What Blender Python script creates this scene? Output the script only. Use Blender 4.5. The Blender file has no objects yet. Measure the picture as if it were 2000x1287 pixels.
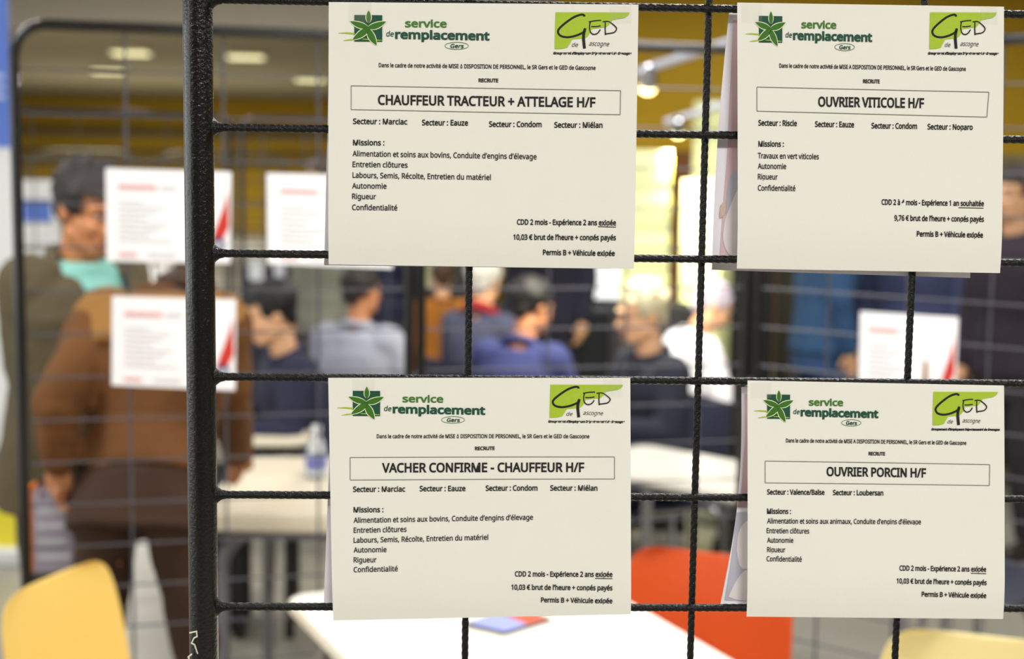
import bpy, bmesh, math, random
from mathutils import Vector, Matrix
random.seed(7)
SC = bpy.context.scene
COL = SC.collection
# ------------------------------------------------------------------ camera
FPX = 2777.8
CAMZ = 1.68
PITCH, YAW, ROLL = math.radians(6.262), math.radians(2.179), math.radians(0.81)
FW = Vector((math.sin(YAW)*math.cos(PITCH), math.cos(YAW)*math.cos(PITCH), -math.sin(PITCH)))
RT0 = Vector((math.cos(YAW), -math.sin(YAW), 0.0))
UP0 = RT0.cross(FW)
RT = RT0*math.cos(ROLL)+UP0*math.sin(ROLL)
UP = -RT0*math.sin(ROLL)+UP0*math.cos(ROLL)
EYE = Vector((0, 0, CAMZ))
cd = bpy.data.cameras.new('camera')
cam = bpy.data.objects.new('camera', cd)
COL.objects.link(cam)
cam.matrix_world = Matrix(((RT.x, UP.x, -FW.x, 0), (RT.y, UP.y, -FW.y, 0), (RT.z, UP.z, -FW.z, CAMZ), (0, 0, 0, 1)))
cd.sensor_fit = 'HORIZONTAL'; cd.sensor_width = 36.0; cd.lens = 50.0
cd.clip_start = 0.05; cd.clip_end = 200
cd.dof.use_dof = True
cd.dof.focus_distance = 1.118
cd.dof.aperture_fstop = 4.6
SC.camera = cam
# ------------------------------------------------------------------ colour management, world
SC.view_settings.view_transform = 'Standard'
SC.view_settings.look = 'None'
SC.view_settings.gamma = 1.0
SC.view_settings.use_curve_mapping = False
SC.view_settings.exposure = 0.0
W = bpy.data.worlds.new('daylight'); SC.world = W; W.use_nodes = True
WB = W.node_tree.nodes['Background']
WB.inputs['Color'].default_value = (0.93, 0.97, 1.0, 1)
WB.inputs['Strength'].default_value = 4.0
# ceiling fluorescent lamps of the hall: (x, y, watts)
CEIL = 3.6
LAMPS = [(-2.6, -1.6, 100), (0.9, -1.6, 128), (4.2, -1.6, 110), (-2.6, 2.4, 85), (0.9, 2.6, 95), (4.2, 2.4, 85),
         (-2.6, 6.0, 55), (0.9, 6.0, 50), (4.2, 6.0, 50), (-2.6, 10.0, 115), (0.9, 10.0, 50), (4.2, 10.0, 50),
         (-6, 20.0, 420), (3, 11.2, 22), (-7, 31.0, 900), (4, 31.0, 700)]
for i, (x, y, p) in enumerate(LAMPS):
    l = bpy.data.lights.new('fluorescent_light', 'AREA'); l.shape = 'RECTANGLE'; l.size = 1.2; l.size_y = 0.5
    l.energy = p; l.color = (1.0, 0.98, 0.93)
    o = bpy.data.objects.new('fluorescent_light', l); COL.objects.link(o); o.location = (x, y, CEIL-0.12)

# ------------------------------------------------------------------ helpers
def ray(px, py):
    return (RT*((px-1000)/FPX) + UP*((643.5-py)/FPX) + FW)
def atY(px, py, Y):
    d = ray(px, py); return EYE + d*(Y/d.y)
def atZ(px, py, z):
    d = ray(px, py); return EYE + d*((z-CAMZ)/d.z)
def atP(px, py, p0, n):
    d = ray(px, py); n = Vector(n); return EYE + d*((Vector(p0)-EYE).dot(n)/d.dot(n))
def lin(c):
    return tuple(((v/255)/12.92 if v/255 <= .04045 else ((v/255+.055)/1.055)**2.4) for v in c)
MATS = {}
def mat(name, rgb, rough=0.6, metal=0.0, var=0.08, scale=30.0, bump=0.0, bscale=200.0, emit=0.0, trans=0.0, alpha=1.0, coat=0.0, spec=0.5):
    if name in MATS: return MATS[name]
    m = bpy.data.materials.new(name); m.use_nodes = True
    nt = m.node_tree; b = nt.nodes['Principled BSDF']
    c = lin(rgb)
    tc = nt.nodes.new('ShaderNodeTexCoord')
    nz = nt.nodes.new('ShaderNodeTexNoise'); nz.inputs['Scale'].default_value = scale; nz.inputs['Detail'].default_value = 3
    nt.links.new(tc.outputs['Object'], nz.inputs['Vector'])
    mx = nt.nodes.new('ShaderNodeMix'); mx.data_type = 'RGBA'
    mx.inputs[6].default_value = tuple(v*(1-var) for v in c)+(1,)
    mx.inputs[7].default_value = tuple(min(1, v*(1+var)) for v in c)+(1,)
    nt.links.new(nz.outputs['Fac'], mx.inputs[0])
    nt.links.new(mx.outputs[2], b.inputs['Base Color'])
    b.inputs['Roughness'].default_value = rough; b.inputs['Metallic'].default_value = metal
    if bump:
        n2 = nt.nodes.new('ShaderNodeTexNoise'); n2.inputs['Scale'].default_value = bscale
        nt.links.new(tc.outputs['Object'], n2.inputs['Vector'])
        bp = nt.nodes.new('ShaderNodeBump'); bp.inputs['Strength'].default_value = bump; bp.inputs['Distance'].default_value = 0.002
        nt.links.new(n2.outputs['Fac'], bp.inputs['Height']); nt.links.new(bp.outputs['Normal'], b.inputs['Normal'])
    if emit:
        nt.links.new(mx.outputs[2], b.inputs['Emission Color']); b.inputs['Emission Strength'].default_value = emit
    b.inputs['Transmission Weight'].default_value = trans
    b.inputs['Alpha'].default_value = alpha
    b.inputs['Coat Weight'].default_value = coat
    b.inputs['Specular IOR Level'].default_value = spec
    MATS[name] = m
    return m
def obj(name, bm, m, parent=None, smooth=True, loc=None):
    me = bpy.data.meshes.new(name)
    if isinstance(bm, bpy.types.Mesh): me = bm; me.name = name
    else:
        bm.to_mesh(me); bm.free()
    if smooth:
        me.polygons.foreach_set('use_smooth', [True]*len(me.polygons))
        try: me.set_sharp_from_angle(angle=math.radians(40))
        except Exception: pass
    me.materials.clear()
    for k in (m if isinstance(m, (list, tuple)) else [m]): me.materials.append(k)
    o = bpy.data.objects.new(name, me); COL.objects.link(o)
    if loc is not None: o.location = loc
    if parent: o.parent = parent
    return o
def tag(o, label, cat, group=None, kind=None):
    if label: o['label'] = label
    if cat: o['category'] = cat
    if group: o['group'] = group
    if kind: o['kind'] = kind
    return o
def thing(name, label, cat, loc=(0, 0, 0), rz=0.0, group=None):
    o = bpy.data.objects.new(name, None); COL.objects.link(o)
    o.location = loc; o.rotation_euler = (0, 0, rz); o.empty_display_size = 0.1
    return tag(o, label, cat, group)
def dup(root, loc, rz, label, group=None):
    r = root.copy(); COL.objects.link(r); r.location = loc; r.rotation_euler = (0, 0, rz); r['label'] = label
    if group: r['group'] = group
    for ch in list(root.children):
        c = ch.copy(); COL.objects.link(c); c.parent = r
        for g in ch.children:
            d = g.copy(); COL.objects.link(d); d.parent = c
    return r
def struct(name, bm, m, smooth=False, loc=None):
    o = obj(name, bm, m, None, smooth, loc); o['kind'] = 'structure'; return o
def NB(): return bmesh.new()
def box(bm, a, b, bev=0.0, M=None):
    a = Vector(a); b = Vector(b); c = (a+b)/2; s = b-a
    r = bmesh.ops.create_cube(bm, size=1.0)
    vs = r['verts']
    for v in vs: v.co = Vector((v.co.x*s.x, v.co.y*s.y, v.co.z*s.z))+c
    if bev:
        es = list({e for v in vs for e in v.link_edges})
        rr = bmesh.ops.bevel(bm, geom=es, offset=bev, segments=3, affect='EDGES', profile=0.5)
        vs = list({v for f in rr['faces'] for v in f.verts} | {v for v in vs if v.is_valid})
    if M:
        for v in vs: v.co = M @ v.co
    return bm
def frame_of(t):
    t = t.normalized(); a = Vector((0, 0, 1)) if abs(t.z) < .9 else Vector((1, 0, 0))
    u = a.cross(t).normalized(); return u, t.cross(u)
def loft(bm, rings, seg=16, cap=True):
    L = []
    for c, U, V in rings:
        L.append([bm.verts.new(Vector(c)+Vector(U)*math.cos(2*math.pi*k/seg)+Vector(V)*math.sin(2*math.pi*k/seg)) for k in range(seg)])
    for a, b in zip(L, L[1:]):
        for k in range(seg):
            bm.faces.new((a[k], a[(k+1) % seg], b[(k+1) % seg], b[k]))
    if cap:
        bm.faces.new(list(reversed(L[0]))); bm.faces.new(L[-1])
    return bm
def tube(bm, pts, r, seg=10, cap=True):
    pts = [Vector(p) for p in pts]; n = len(pts)
    rs = r if isinstance(r, (list, tuple)) else [r]*n
    rings = []; u = None
    for i, p in enumerate(pts):
        t = (pts[min(i+1, n-1)]-pts[max(i-1, 0)]).normalized()
        if u is None: u, v = frame_of(t)
        else:
            u = (u-t*u.dot(t)).normalized(); v = t.cross(u)
        rings.append((p, u*rs[i], v*rs[i]))
    return loft(bm, rings, seg, cap)
def capsule(bm, p, q, r0, r1, seg=12):
    p = Vector(p); q = Vector(q); d = (q-p)
    L = d.length
    if L < 1e-6: d = Vector((0, 0, 1)); L = 1e-6
    t = d/L; u, v = frame_of(t); rings = []
    for a in (-80, -55, -28): rings.append((p+t*r0*math.sin(math.radians(a)), r0*math.cos(math.radians(a))))
    rings += [(p, r0), (q, r1)]
    for a in (28, 55, 80): rings.append((q+t*r1*math.sin(math.radians(a)), r1*math.cos(math.radians(a))))
    return loft(bm, [(c, u*r, v*r) for c, r in rings], seg)
def ell(bm, c, r, R=None, sub=3):
    M = Matrix.Translation(Vector(c)) @ (R.to_4x4() if R else Matrix.Identity(4)) @ Matrix.Diagonal((r[0], r[1], r[2], 1))
    bmesh.ops.create_icosphere(bm, subdivisions=sub, radius=1.0, matrix=M); return bm
def lathe(bm, prof, c=(0, 0, 0), seg=24):
    c = Vector(c)
    return loft(bm, [(c+Vector((0, 0, z)), Vector((max(r, 1e-4), 0, 0)), Vector((0, max(r, 1e-4), 0))) for r, z in prof], seg)
def arc(c, a, b, r, a0, a1, n=8):
    c = Vector(c); a = Vector(a); b = Vector(b)
    return [c+(a*math.cos(math.radians(a0+(a1-a0)*i/n))+b*math.sin(math.radians(a0+(a1-a0)*i/n)))*r for i in range(n+1)]
def blend(bm, voxel, smooth=6, wrinkle=0.0, wscale=0.08):
    """closed overlapping volumes -> one continuous surface"""
    me = bpy.data.meshes.new('t'); bm.normal_update(); bm.to_mesh(me); bm.free()
    o = bpy.data.objects.new('t', me); COL.objects.link(o)
    md = o.modifiers.new('r', 'REMESH'); md.mode = 'VOXEL'; md.voxel_size = voxel
    if smooth:
        s = o.modifiers.new('s', 'SMOOTH'); s.iterations = smooth; s.factor = 0.5
    if wrinkle:
        tx = bpy.data.textures.new('folds', 'CLOUDS'); tx.noise_scale = wscale
        d = o.modifiers.new('d', 'DISPLACE'); d.texture = tx; d.strength = wrinkle; d.mid_level = 0.5
    dg = bpy.context.evaluated_depsgraph_get(); dg.update()
    out = bpy.data.meshes.new_from_object(o.evaluated_get(dg))
    bpy.data.objects.remove(o); bpy.data.meshes.remove(me)
    return out
def trim_mesh(me, fn):
    bm = NB(); bm.from_mesh(me)
    bmesh.ops.delete(bm, geom=[v for v in bm.verts if fn(v.co)], context='VERTS')
    bm.to_mesh(me); bm.free(); return me
def recenter(me, c):
    me.transform(Matrix.Translation(-Vector(c))); return me
black = mat('black_enamel', (9, 9, 10), 0.3, 0.0, 0.5, 60, 0.35, 400, spec=0.45, coat=0.35)
# ------------------------------------------------------------------ the hall
floorm = mat('grey_vinyl_floor', (150, 147, 136), 0.28, 0, 0.08, 3)
ceilm = mat('dull_beige_ceiling', (150, 140, 112), 0.9, 0, 0.05, 1.5)
ochre = mat('ochre_wall_paint', (196, 158, 30), 0.85, 0, 0.05, 1.0)
beige = mat('beige_bulkhead_paint', (232, 224, 210), 0.85, 0, 0.03, 1.0)
whitew = mat('white_wall_paint', (225, 225, 225), 0.85, 0, 0.03, 1.0)
brown = mat('brown_partition', (120, 74, 30), 0.7, 0, 0.12, 2.0)
alum = mat('white_door_frame', (225, 228, 232), 0.4, 0, 0.02, 10)
glassm = mat('clear_glass', (240, 246, 250), 0.03, 0, 0.0, 1, alpha=0.08)
XW_ = -5.1
def sbox(name, a, b, m, bev=0):
    a = Vector(a); b = Vector(b); c = (a+b)/2; bm = NB(); box(bm, a-c, b-c, bev); return struct(name, bm, m, False, c)
sbox('floor', (-18, -5, -0.1), (12, 40, 0), floorm)
sbox('ceiling', (-18, -5, CEIL), (12, 40, CEIL+0.1), ceilm)
sbox('wall_back', (-18, 40, 0), (12, 40.15, CEIL), ochre)
sbox('wall_front_block', (XW_, -5.15, 0), (12, -5, CEIL), mat('dark_brown_wall', (74, 64, 52), .8))  # unseen wall added behind the camera to block daylight, darkened to dull reflections
sbox('wall_right', (12, -5, 0), (12.15, 40, CEIL), ochre)
sbox('wall_far_left', (-18.15, 16.1, 0), (-18, 40, CEIL), ochre)
# left wall with the bright glazed doorway at its far end
XW = -4.95
sbox('wall_left', (XW-.15, -5, 0), (XW, -2.0, CEIL), whitew)
sbox('wall_left_sill', (XW-.15, -2.0, 0), (XW, 4.0, .95), whitew)
sbox('wall_left_head', (XW-.15, -2.0, 2.7), (XW, 4.0, CEIL), whitew)
sbox('wall_left_middle', (XW-.15, 4.0, 0), (XW, 10.6, CEIL), whitew)
wn = thing('window_1', None, None, (XW-.075, -2.0, .95)); wn['kind'] = 'structure'
for k in range(4):
    y0 = k*1.5; bm = NB()
    for (a, b) in (((-.03, y0, 0), (.03, y0+.05, 1.75)), ((-.03, y0+1.45, 0), (.03, y0+1.5, 1.75)), ((-.03, y0+.05, 0), (.03, y0+1.45, .05)), ((-.03, y0+.05, 1.70), (.03, y0+1.45, 1.75))): box(bm, a, b)
    obj('window_frame', bm, alum, wn, False)
    bm = NB(); box(bm, (-.004, y0+.05, .05), (.004, y0+1.45, 1.70)); obj('window_glass', bm, glassm, wn, False)
sbox('wall_left_lintel', (XW-.15, 10.6, 2.05), (XW, 15.9, CEIL), whitew)
sbox('wall_left_end', (XW-.15, 15.9, 0), (XW, 16.1, CEIL), whitew)
sbox('wall_side_return', (-18, 16.1, 0), (XW-.15, 16.25, CEIL), ochre)
dr = thing('door_1', None, None, (XW-.075, 10.6, 0)); dr['kind'] = 'structure'
for k in range(3):
    y0 = k*5.3/3
    bm = NB()
    for (a, b) in (((-.03, y0, 0), (.03, y0+.05, 2.05)), ((-.03, y0+5.3/3-.05, 0), (.03, y0+5.3/3, 2.05)), ((-.03, y0+.05, 1.99), (.03, y0+5.3/3-.05, 2.05)), ((-.03, y0+.05, 0), (.03, y0+5.3/3-.05, .1)), ((-.025, y0+.05, 1.0), (.025, y0+5.3/3-.05, 1.05))):
        box(bm, a, b)
    obj('door_frame', bm, alum, dr, False)
    bm = NB(); box(bm, (-.005, y0+.05, .1), (.005, y0+5.3/3-.05, 1.99)); obj('door_glass', bm, glassm, dr, False)
# beige bulkhead across the hall and beams on the ochre wall
bz = atY(300, 55, 14).z
sbox('trim_1', (XW, 14.0, bz), (1.0, 14.35, CEIL), beige)
for k, (yy, hh) in enumerate(((262, .30), (300, .16), (322, .10))):
    z = atY(500, yy, 39.9).z
    sbox(f'trim_{k+2}', (-18, 39.8, z-hh/2), (4.5, 40, z+hh/2), mat('brown_rail_paint', (118, 98, 44), .8))
sbox('wall_partition', tuple(atY(1296, 560, 12.5)*1)[:2]+(0,), (atY(1700, 300, 12.5).x, 12.6, 1.9), brown)
sbox('wall_ochre_partition', (atY(1080, 560, 13).x, 13, 0), (12, 13.15, CEIL), ochre)
# fluorescent fixtures
fixw = mat('fixture_housing', (225, 222, 200), 0.5)
difm = mat('fixture_diffuser', (250, 240, 190), 0.5, emit=1.5)
def fixture(x, y, label, w=1.3, group=None):
    t = thing('ceiling_light', label, 'ceiling light', (x, y, CEIL), 0, group)
    bm = NB(); box(bm, (-w/2, -.28, -.075), (w/2, .28, 0), .012); obj('housing', bm, fixw, t)
    for s in (-1, 1):
        bm = NB(); tube(bm, [(-w/2+.03, s*.13, -.09), (w/2-.03, s*.13, -.09)], .02, 10); obj('lamp_tube', bm, difm, t)
    return t
far_px = [(255, 100, 'twin fluorescent ceiling light above the person in olive, nearer of two'), (210, 136, 'twin fluorescent ceiling light above the person in olive, farther of two'),
          (480, 108, 'twin fluorescent ceiling light just beside the near black post, brighter one'), (606, 152, 'dim twin fluorescent ceiling light near the edge of the CHAUFFEUR TRACTEUR notice')]
for (px, py, lb) in far_px:
    p = atZ(px, py, CEIL-.05); t = fixture(p.x, p.y, lb, 0.62, 'fluorescent ceiling lights')
# ------------------------------------------------------------------ display grids farther back
wire = mat('grey_galvanised_wire', (84, 84, 93), 0.4, 0.3, 0.1, 40)
chrome = mat('chrome_tube', (190, 192, 200), 0.18, 1.0, 0.03, 20)
def panel_parts(root, w, h, wm, fm, hs=0.0985, vs=0.2, rc=0.07, u0=None):
    bm = NB(); r = 0.0125
    pts = [(0, 0, 0), (0, 0, .6), (0, 0, h-rc)]+arc((rc, 0, h-rc), (-1, 0, 0), (0, 0, 1), rc, 8, 90)+[(w/2, 0, h)]+arc((w-rc, 0, h-rc), (0, 0, 1), (1, 0, 0), rc, 0, 90)+[(w, 0, .6), (w, 0, 0)]
    tube(bm, pts, r, 14); obj('frame_tube', bm, fm, root)
    n = int((h-.12)/hs); cb = NB(); tube(cb, [(r*.8, 0, 0), (w-r*.8, 0, 0)], .0024, 8); first = None
    for k in range(1, n+1):
        z = h-k*hs
        if first is None: first = obj('crossbar', cb, wm, root)
        else: c = first.copy(); COL.objects.link(c); c.parent = root; first_ = c
        (first if k == 1 else first_).location = (0, 0, z)
    zb = h-n*hs; m = int(w/vs+.01); ub = NB(); tube(ub, [(0, .006, zb), (0, .006, h-r*.8)], .0030, 8); uf = None
    off = (w-(m-1)*vs)/2 if m > 1 else w/2
    if u0: off = u0; m = int((w-u0-.03)/vs)+1
    for k in range(m):
        if uf is None: uf = obj('upright_bar', ub, wm, root); u = uf
        else: u = uf.copy(); COL.objects.link(u); u.parent = root
        u.location = (off+k*vs, 0, 0)
    for x in (0, w):
        bm = NB(); box(bm, (x-.02, -.2, 0), (x+.02, .2, .02), .004); obj('foot', bm, fm, root)
def panel(label, a, b, h, wm=wire, fm=black, **k):
    a = Vector(a); b = Vector(b); d = b-a
    t = thing('display_grid_panel', label, 'display panel', (a.x, a.y, 0), math.atan2(d.y, d.x), 'wire display grids')
    panel_parts(t, math.hypot(d.x, d.y), h, wm, fm, **k); return t
def on(px, py, Y): p = atY(px, py, Y); return Vector((p.x, p.y, 0))
A0 = on(39, 600, 3.22); A1 = on(800, 600, 3.40)
B0 = on(822, 600, 3.41); B1 = on(1458, 600, 3.57)
C0 = on(1480, 600, 3.56); C1 = C0+Vector((math.cos(.70), -math.sin(.70), 0))*0.98
hA = atY(300, 56, (A0*.65+A1*.35).y).z
panel('wire display grid holding the posters in front of the person in olive', A0, A1, hA, u0=.236, vs=.2165)
panel('wire display grid in front of the seated visitors, between the notices', B0, B1, hA)
panel('wire display grid angled towards the viewer with one poster on it', C0, C1, hA)
D0 = on(25, 600, 6.3); D1 = on(452, 600, 6.8); hD = atY(200, 219, 6.5).z
panel('lower wire display grid standing behind the person in olive', D0, D1, hD, wm=mat('brown_grey_wire', (92, 84, 60), .5, .2))
D2 = on(474, 600, 6.9); D3 = on(800, 600, 6.95)
panel('lower wire display grid with chrome corner behind the middle poster', D2, D3, atY(560, 232, 6.9).z, wm=wire, fm=mat('worn_grey_tube', (74, 74, 84), .25, .5))
E0 = on(60, 600, 9.4); E1 = on(279, 600, 9.45); E2 = on(304, 600, 9.5); E3 = on(560, 600, 9.6)
tubeE = mat('dim_grey_tube', (92, 88, 70), .4, .3)
panel('distant wire display grid with rounded corner, left of a matching pair', E0, E1, atY(250, 297, 9.45).z, fm=tubeE, wm=tubeE, rc=.16)
panel('distant wire display grid with rounded corner, right of a matching pair', E2, E3, atY(330, 299, 9.5).z, fm=tubeE, wm=tubeE, rc=.16)
# posters on those grids
pwhite = mat('white_poster', (244, 243, 248), 0.8, 0, 0.01, 20)
pred = mat('red_poster_print', (196, 44, 30), 0.7, 0, 0.1, 40)
pfaint = mat('pale_red_print', (226, 176, 176), 0.8, 0, 0.1, 60)
pgr = mat('pale_grey_print', (214, 212, 216), 0.8, 0, 0.05, 60)
pblue = mat('dark_blue_print', (40, 52, 110), 0.7, 0, 0.2, 40)
pbot = mat('bottle_brown_print', (150, 104, 40), 0.7, 0, 0.2, 40)
def poster(quad, p0, p1, label, bottle=False):
    d = (p1-p0).normalized(); n = Vector((d.y, -d.x, 0))
    if n.y > 0: n = -n
    P0 = p0+n*0.018
    q = [atP(a, b, P0, n) for a, b in quad]; o = sum(q, Vector())/4
    W_ = (q[1]-q[0]).length; H_ = (q[3]-q[0]).length
    rz = math.atan2(d.y, d.x)
    Ri = Matrix.Rotation(-rz, 3, 'Z'); L = [Ri @ (v-o) for v in q]
    bm = NB(); N = 10; g = []
    def pt(u, v, off=0.0):
        p = (L[0]*(1-u)+L[1]*u)*(1-v)+(L[3]*(1-u)+L[2]*u)*v
        return Vector((p.x, p.y-off-.004*(1-math.cos(u*3.1))*v*.5, p.z))
    for off, fl in ((0.0, False), (-.0003, True)):
        g = [[bm.verts.new(pt(i/N, j/N, off)) for i in range(N+1)] for j in range(N+1)]
        for j in range(N):
            for i in range(N):
                f = (g[j][i], g[j+1][i], g[j+1][i+1], g[j][i+1]); bm.faces.new(f[::-1] if fl else f)
    r = obj('hung_poster', bm, pwhite, None, True, o); r.rotation_euler = (0, 0, rz)
    tag(r, label, 'poster')
    def shape(name, pts, m, off=.0012):
        bm = NB(); bm.faces.new([bm.verts.new(pt(u, v, off)) for u, v in pts]); bm.normal_update()
        for f in bm.faces:
            if f.normal.y > 0: f.normal_flip()
        return obj(name, bm, m, r, False)
    def bar(name, u0, u1, v, h, m): return shape(name, [(u0, v), (u1, v), (u1, v+h), (u0, v+h)], m)
    bar('title_print', .10, .40, .165, .055, pfaint); bar('title_print', .43, .56, .17, .045, pgr)
    for k in range(8):
        bar('text_line_print', .10, .30+.25*((k*37) % 10)/10, .34+.06*k, .018, pgr)
    bar('text_line_print', .10, .24, .90, .045, pfaint); bar('text_line_print', .33, .56, .90, .04, pgr)
    cv = [(.975, .20), (.955, .32), (.915, .48), (.875, .62), (.84, .76), (.93, .76), (.985, .60)]
    shape('red_swoosh', cv[::-1], pred)
    shape('dark_emblem', [(.90+.055*math.cos(t), .80+.085*math.sin(t)) for t in [k*.4488 for k in range(14)]], pblue, .0016)
    shape('emblem_ring', [(.90+.025*math.cos(t), .80+.04*math.sin(t)) for t in [k*.4488 for k in range(14)]], pgr, .002)
    if bottle:
        shape('bottle_print', [(.675, .50), (.715, .50), (.72, .68), (.75, .78), (.75, .97), (.64, .97), (.64, .78), (.67, .68)], pbot, .0014)
        shape('blue_print', [(.56, .97), (.60, .82), (.66, .78), (.76, .80), (.86, .97)], pblue, .0013)
    return r
poster([(206, 328), (452, 336), (450, 514), (208, 510)], A0, A1, 'white poster with red swoosh hiding half the face of the person in olive')
poster([(219, 578), (461, 585), (459, 762), (218, 752)], A0, A1, 'white poster with red swoosh hanging over the brown jacket')
poster([(521, 338), (766, 345), (766, 524), (523, 515)], A0, A1, 'white poster partly behind the CHAUFFEUR TRACTEUR notice')
poster([(1680, 608), (1872, 620), (1866, 800), (1676, 780)], C0, C1, 'white poster with red swoosh and bottle picture above OUVRIER PORCIN notice', True)
# ------------------------------------------------------------------ tables
cream_t = mat('cream_table_laminate', (238, 228, 204), 0.35, 0, 0.02, 5)
white_t = mat('white_table_laminate', (243, 240, 230), 0.3, 0, 0.015, 5)
gtube = mat('grey_enamel_tube', (136, 134, 140), 0.35, 0.3, 0.06, 20)
def table(label, c0, xdir, w, d, h, top, legm, th=0.028, rad=0.05, apron=None):
    """c0 = one top corner on the floor plan, xdir = unit direction of width; depth is to its left-hand side (away)"""
    x = Vector(xdir).normalized()
    t = thing('table', label, 'table', (c0[0], c0[1], 0), math.atan2(x.y, x.x))
    bm = NB()
    out = []
    for cx, cy, a0 in ((w-rad, rad, -90), (w-rad, d-rad, 0), (rad, d-rad, 90), (rad, rad, 180)):
        for k in range(7):
            a = math.radians(a0+90*k/6); out.append((cx+rad*math.cos(a), cy+rad*math.sin(a)))
    prof = [(-.004, h-th), (0, h-th+.004), (0, h-.005), (-.004, h)]
    L = []
    cx, cy = w/2, d/2
    for ins, z in prof:
        L.append([bm.verts.new((cx+(px-cx)*(1+ins/ (w/2)), cy+(py-cy)*(1+ins/(d/2)), z)) for px, py in out])
    n = len(out)
    for a, b in zip(L, L[1:]):
        for k in range(n): bm.faces.new((a[k], a[(k+1) % n], b[(k+1) % n], b[k]))
    bm.faces.new(L[0][::-1]); bm.faces.new(L[-1])
    obj('tabletop', bm, top, t)
    i = .07; zz = h-th-.018
    for y in (i, d-i):
        bm = NB(); r = .018; rc = .10
        pts = [(i, y, 0), (i, y, .4), (i, y, zz-rc)]+arc((i+rc, y, zz-rc), (-1, 0, 0), (0, 0, 1), rc, 10, 90)+[(w/2, y, zz)]+arc((w-i-rc, y, zz-rc), (0, 0, 1), (1, 0, 0), rc, 0, 90)+[(w-i, y, .4), (w-i, y, 0)]
        tube(bm, pts, r, 12); obj('leg_frame', bm, legm, t)
    for xx in (i+.02, w-i-.02):
        bm = NB(); box(bm, (xx-.01, i, zz-.03), (xx+.01, d-i, zz+.012)); obj('side_rail', bm, legm, t, False)
    if apron:
        bm = NB(); box(bm, (.10, .03, h-th-apron), (w-.10, .05, h-th)); obj('apron', bm, top, t, False)
    return t
# near white table with the leaflet
cc = atZ(553, 1163, .74)
xd = Vector((.925, .38, 0)).normalized(); yd = Vector((.38, -.925, 0)).normalized()
tw, tl = .70, 1.5
org = Vector((cc.x, cc.y, 0))+yd*tl
table('near white table with a colour leaflet on it, below the VACHER CONFIRME notice', org, xd, tw, tl, .74, white_t, gtube)
# cream table the man in brown leans on
p = atZ(374, 1003, .745); q = atZ(1100, 1016, .745)
table('long cream table on grey bent tube legs, leaned on by the person in brown', (p.x, p.y), (q.x-p.x, q.y-p.y, 0), 1.05, .80, .745, cream_t, gtube, .05, .05)
# white table to the right, end on
p = atZ(1237, 925, .745); q = atZ(1433, 963, .745); d3 = (q-p); d3.z = 0; d3.normalize(); p = p-d3*.28
table('white table on chrome legs behind the orange chair', (p.x, p.y), d3, 1.25, .42, .745, white_t, chrome)
# table far behind, in front of the man in navy
p = atZ(420, 858, .74)
table('small cream table in front of the seated person in navy', (p.x, p.y), (1, .02, 0), .32, .35, .74, cream_t, black)
p = atZ(1082, 762, .74)
table('distant white table where the visitors in blue and dark jackets sit', (p.x, p.y), (1, .05, 0), .42, .3, .74, white_t, gtube)
# leaflet and bottle
lf = [atZ(a, b, .7425) for a, b in ((905, 1222), (985, 1240), (1078, 1212), (1010, 1186))]
o = sum(lf, Vector())/4; bm = NB()
L0 = [bm.verts.new(v-o) for v in lf]; L1 = [bm.verts.new(v-o+Vector((0, 0, .004))) for v in lf]
bm.faces.new(L0[::-1]) if (lf[1]-lf[0]).cross(lf[2]-lf[0]).z > 0 else bm.faces.new(L0)
for k in range(4): bm.faces.new((L0[k], L0[(k+1) % 4], L1[(k+1) % 4], L1[k]))
bm.faces.new(L1); bmesh.ops.recalc_face_normals(bm, faces=bm.faces[:])
lfo = obj('leaflet', bm, mat('leaflet_paper', (90, 84, 92), .5), None, False, o)
tag(lfo, 'colour leaflet lying on the near white table', 'leaflet')
def lpatch(nm, uv, m, z):
    bm = NB(); bm.faces.new([bm.verts.new((lf[0]*(1-u)+lf[1]*u)*(1-v)+(lf[3]*(1-u)+lf[2]*u)*v-o+Vector((0, 0, z))) for u, v in uv])
    bm.normal_update()
    for f in bm.faces:
        if f.normal.z < 0: f.normal_flip()
    obj(nm, bm, m, lfo, False)
lpatch('blue_print', [(.06, .06), (.94, .06), (.94, .55), (.06, .6)], mat('periwinkle_print', (150, 160, 226), .5), .0046)
lpatch('red_print', [(.3, .58), (.96, .52), (.96, .96), (.3, .96)], mat('orange_red_print', (196, 80, 40), .5), .0048)
lpatch('yellow_print', [(.06, .66), (.27, .64), (.27, .96), (.06, .96)], mat('sand_print', (226, 190, 130), .5), .0048)
bp = atZ(618, 934, .745)
t = thing('water_bottle', 'small clear water bottle on the cream table', 'bottle', (bp.x, bp.y, .746))
clearp = mat('clear_plastic', (225, 235, 250), .08, 0, 0, 1, trans=.85)
bm = NB(); lathe(bm, [(.0, 0), (.030, .001), (.033, .01), (.032, .04), (.033, .07), (.031, .075), (.030, .10), (.012, .135), (.011, .142), (0, .142)], seg=20); obj('bottle_body', bm, clearp, t)
bm = NB(); lathe(bm, [(0, .141), (.0145, .141), (.0145, .16), (.012, .163), (0, .163)], seg=16); obj('cap', bm, mat('white_cap', (240, 244, 255), .3), t)
bm = NB(); lathe(bm, [(.0332, .03), (.0337, .031), (.0337, .062), (.0332, .063)], seg=20); obj('paper_label', bm, mat('blue_label', (110, 120, 190), .4), t)
# cup and paper on the distant table
cp = atZ(1088, 738, .74)
bm = NB(); lathe(bm, [(.0, .001), (.028, .001), (.038, .09), (.040, .092), (.036, .088), (.026, .006), (0, .006)], seg=20)
tag(obj('paper_cup', bm, mat('white_cup', (244, 244, 246), .5), None, True, (cp.x, cp.y, .741)), 'white cup on the distant table beyond the person in blue', 'cup')
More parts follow.
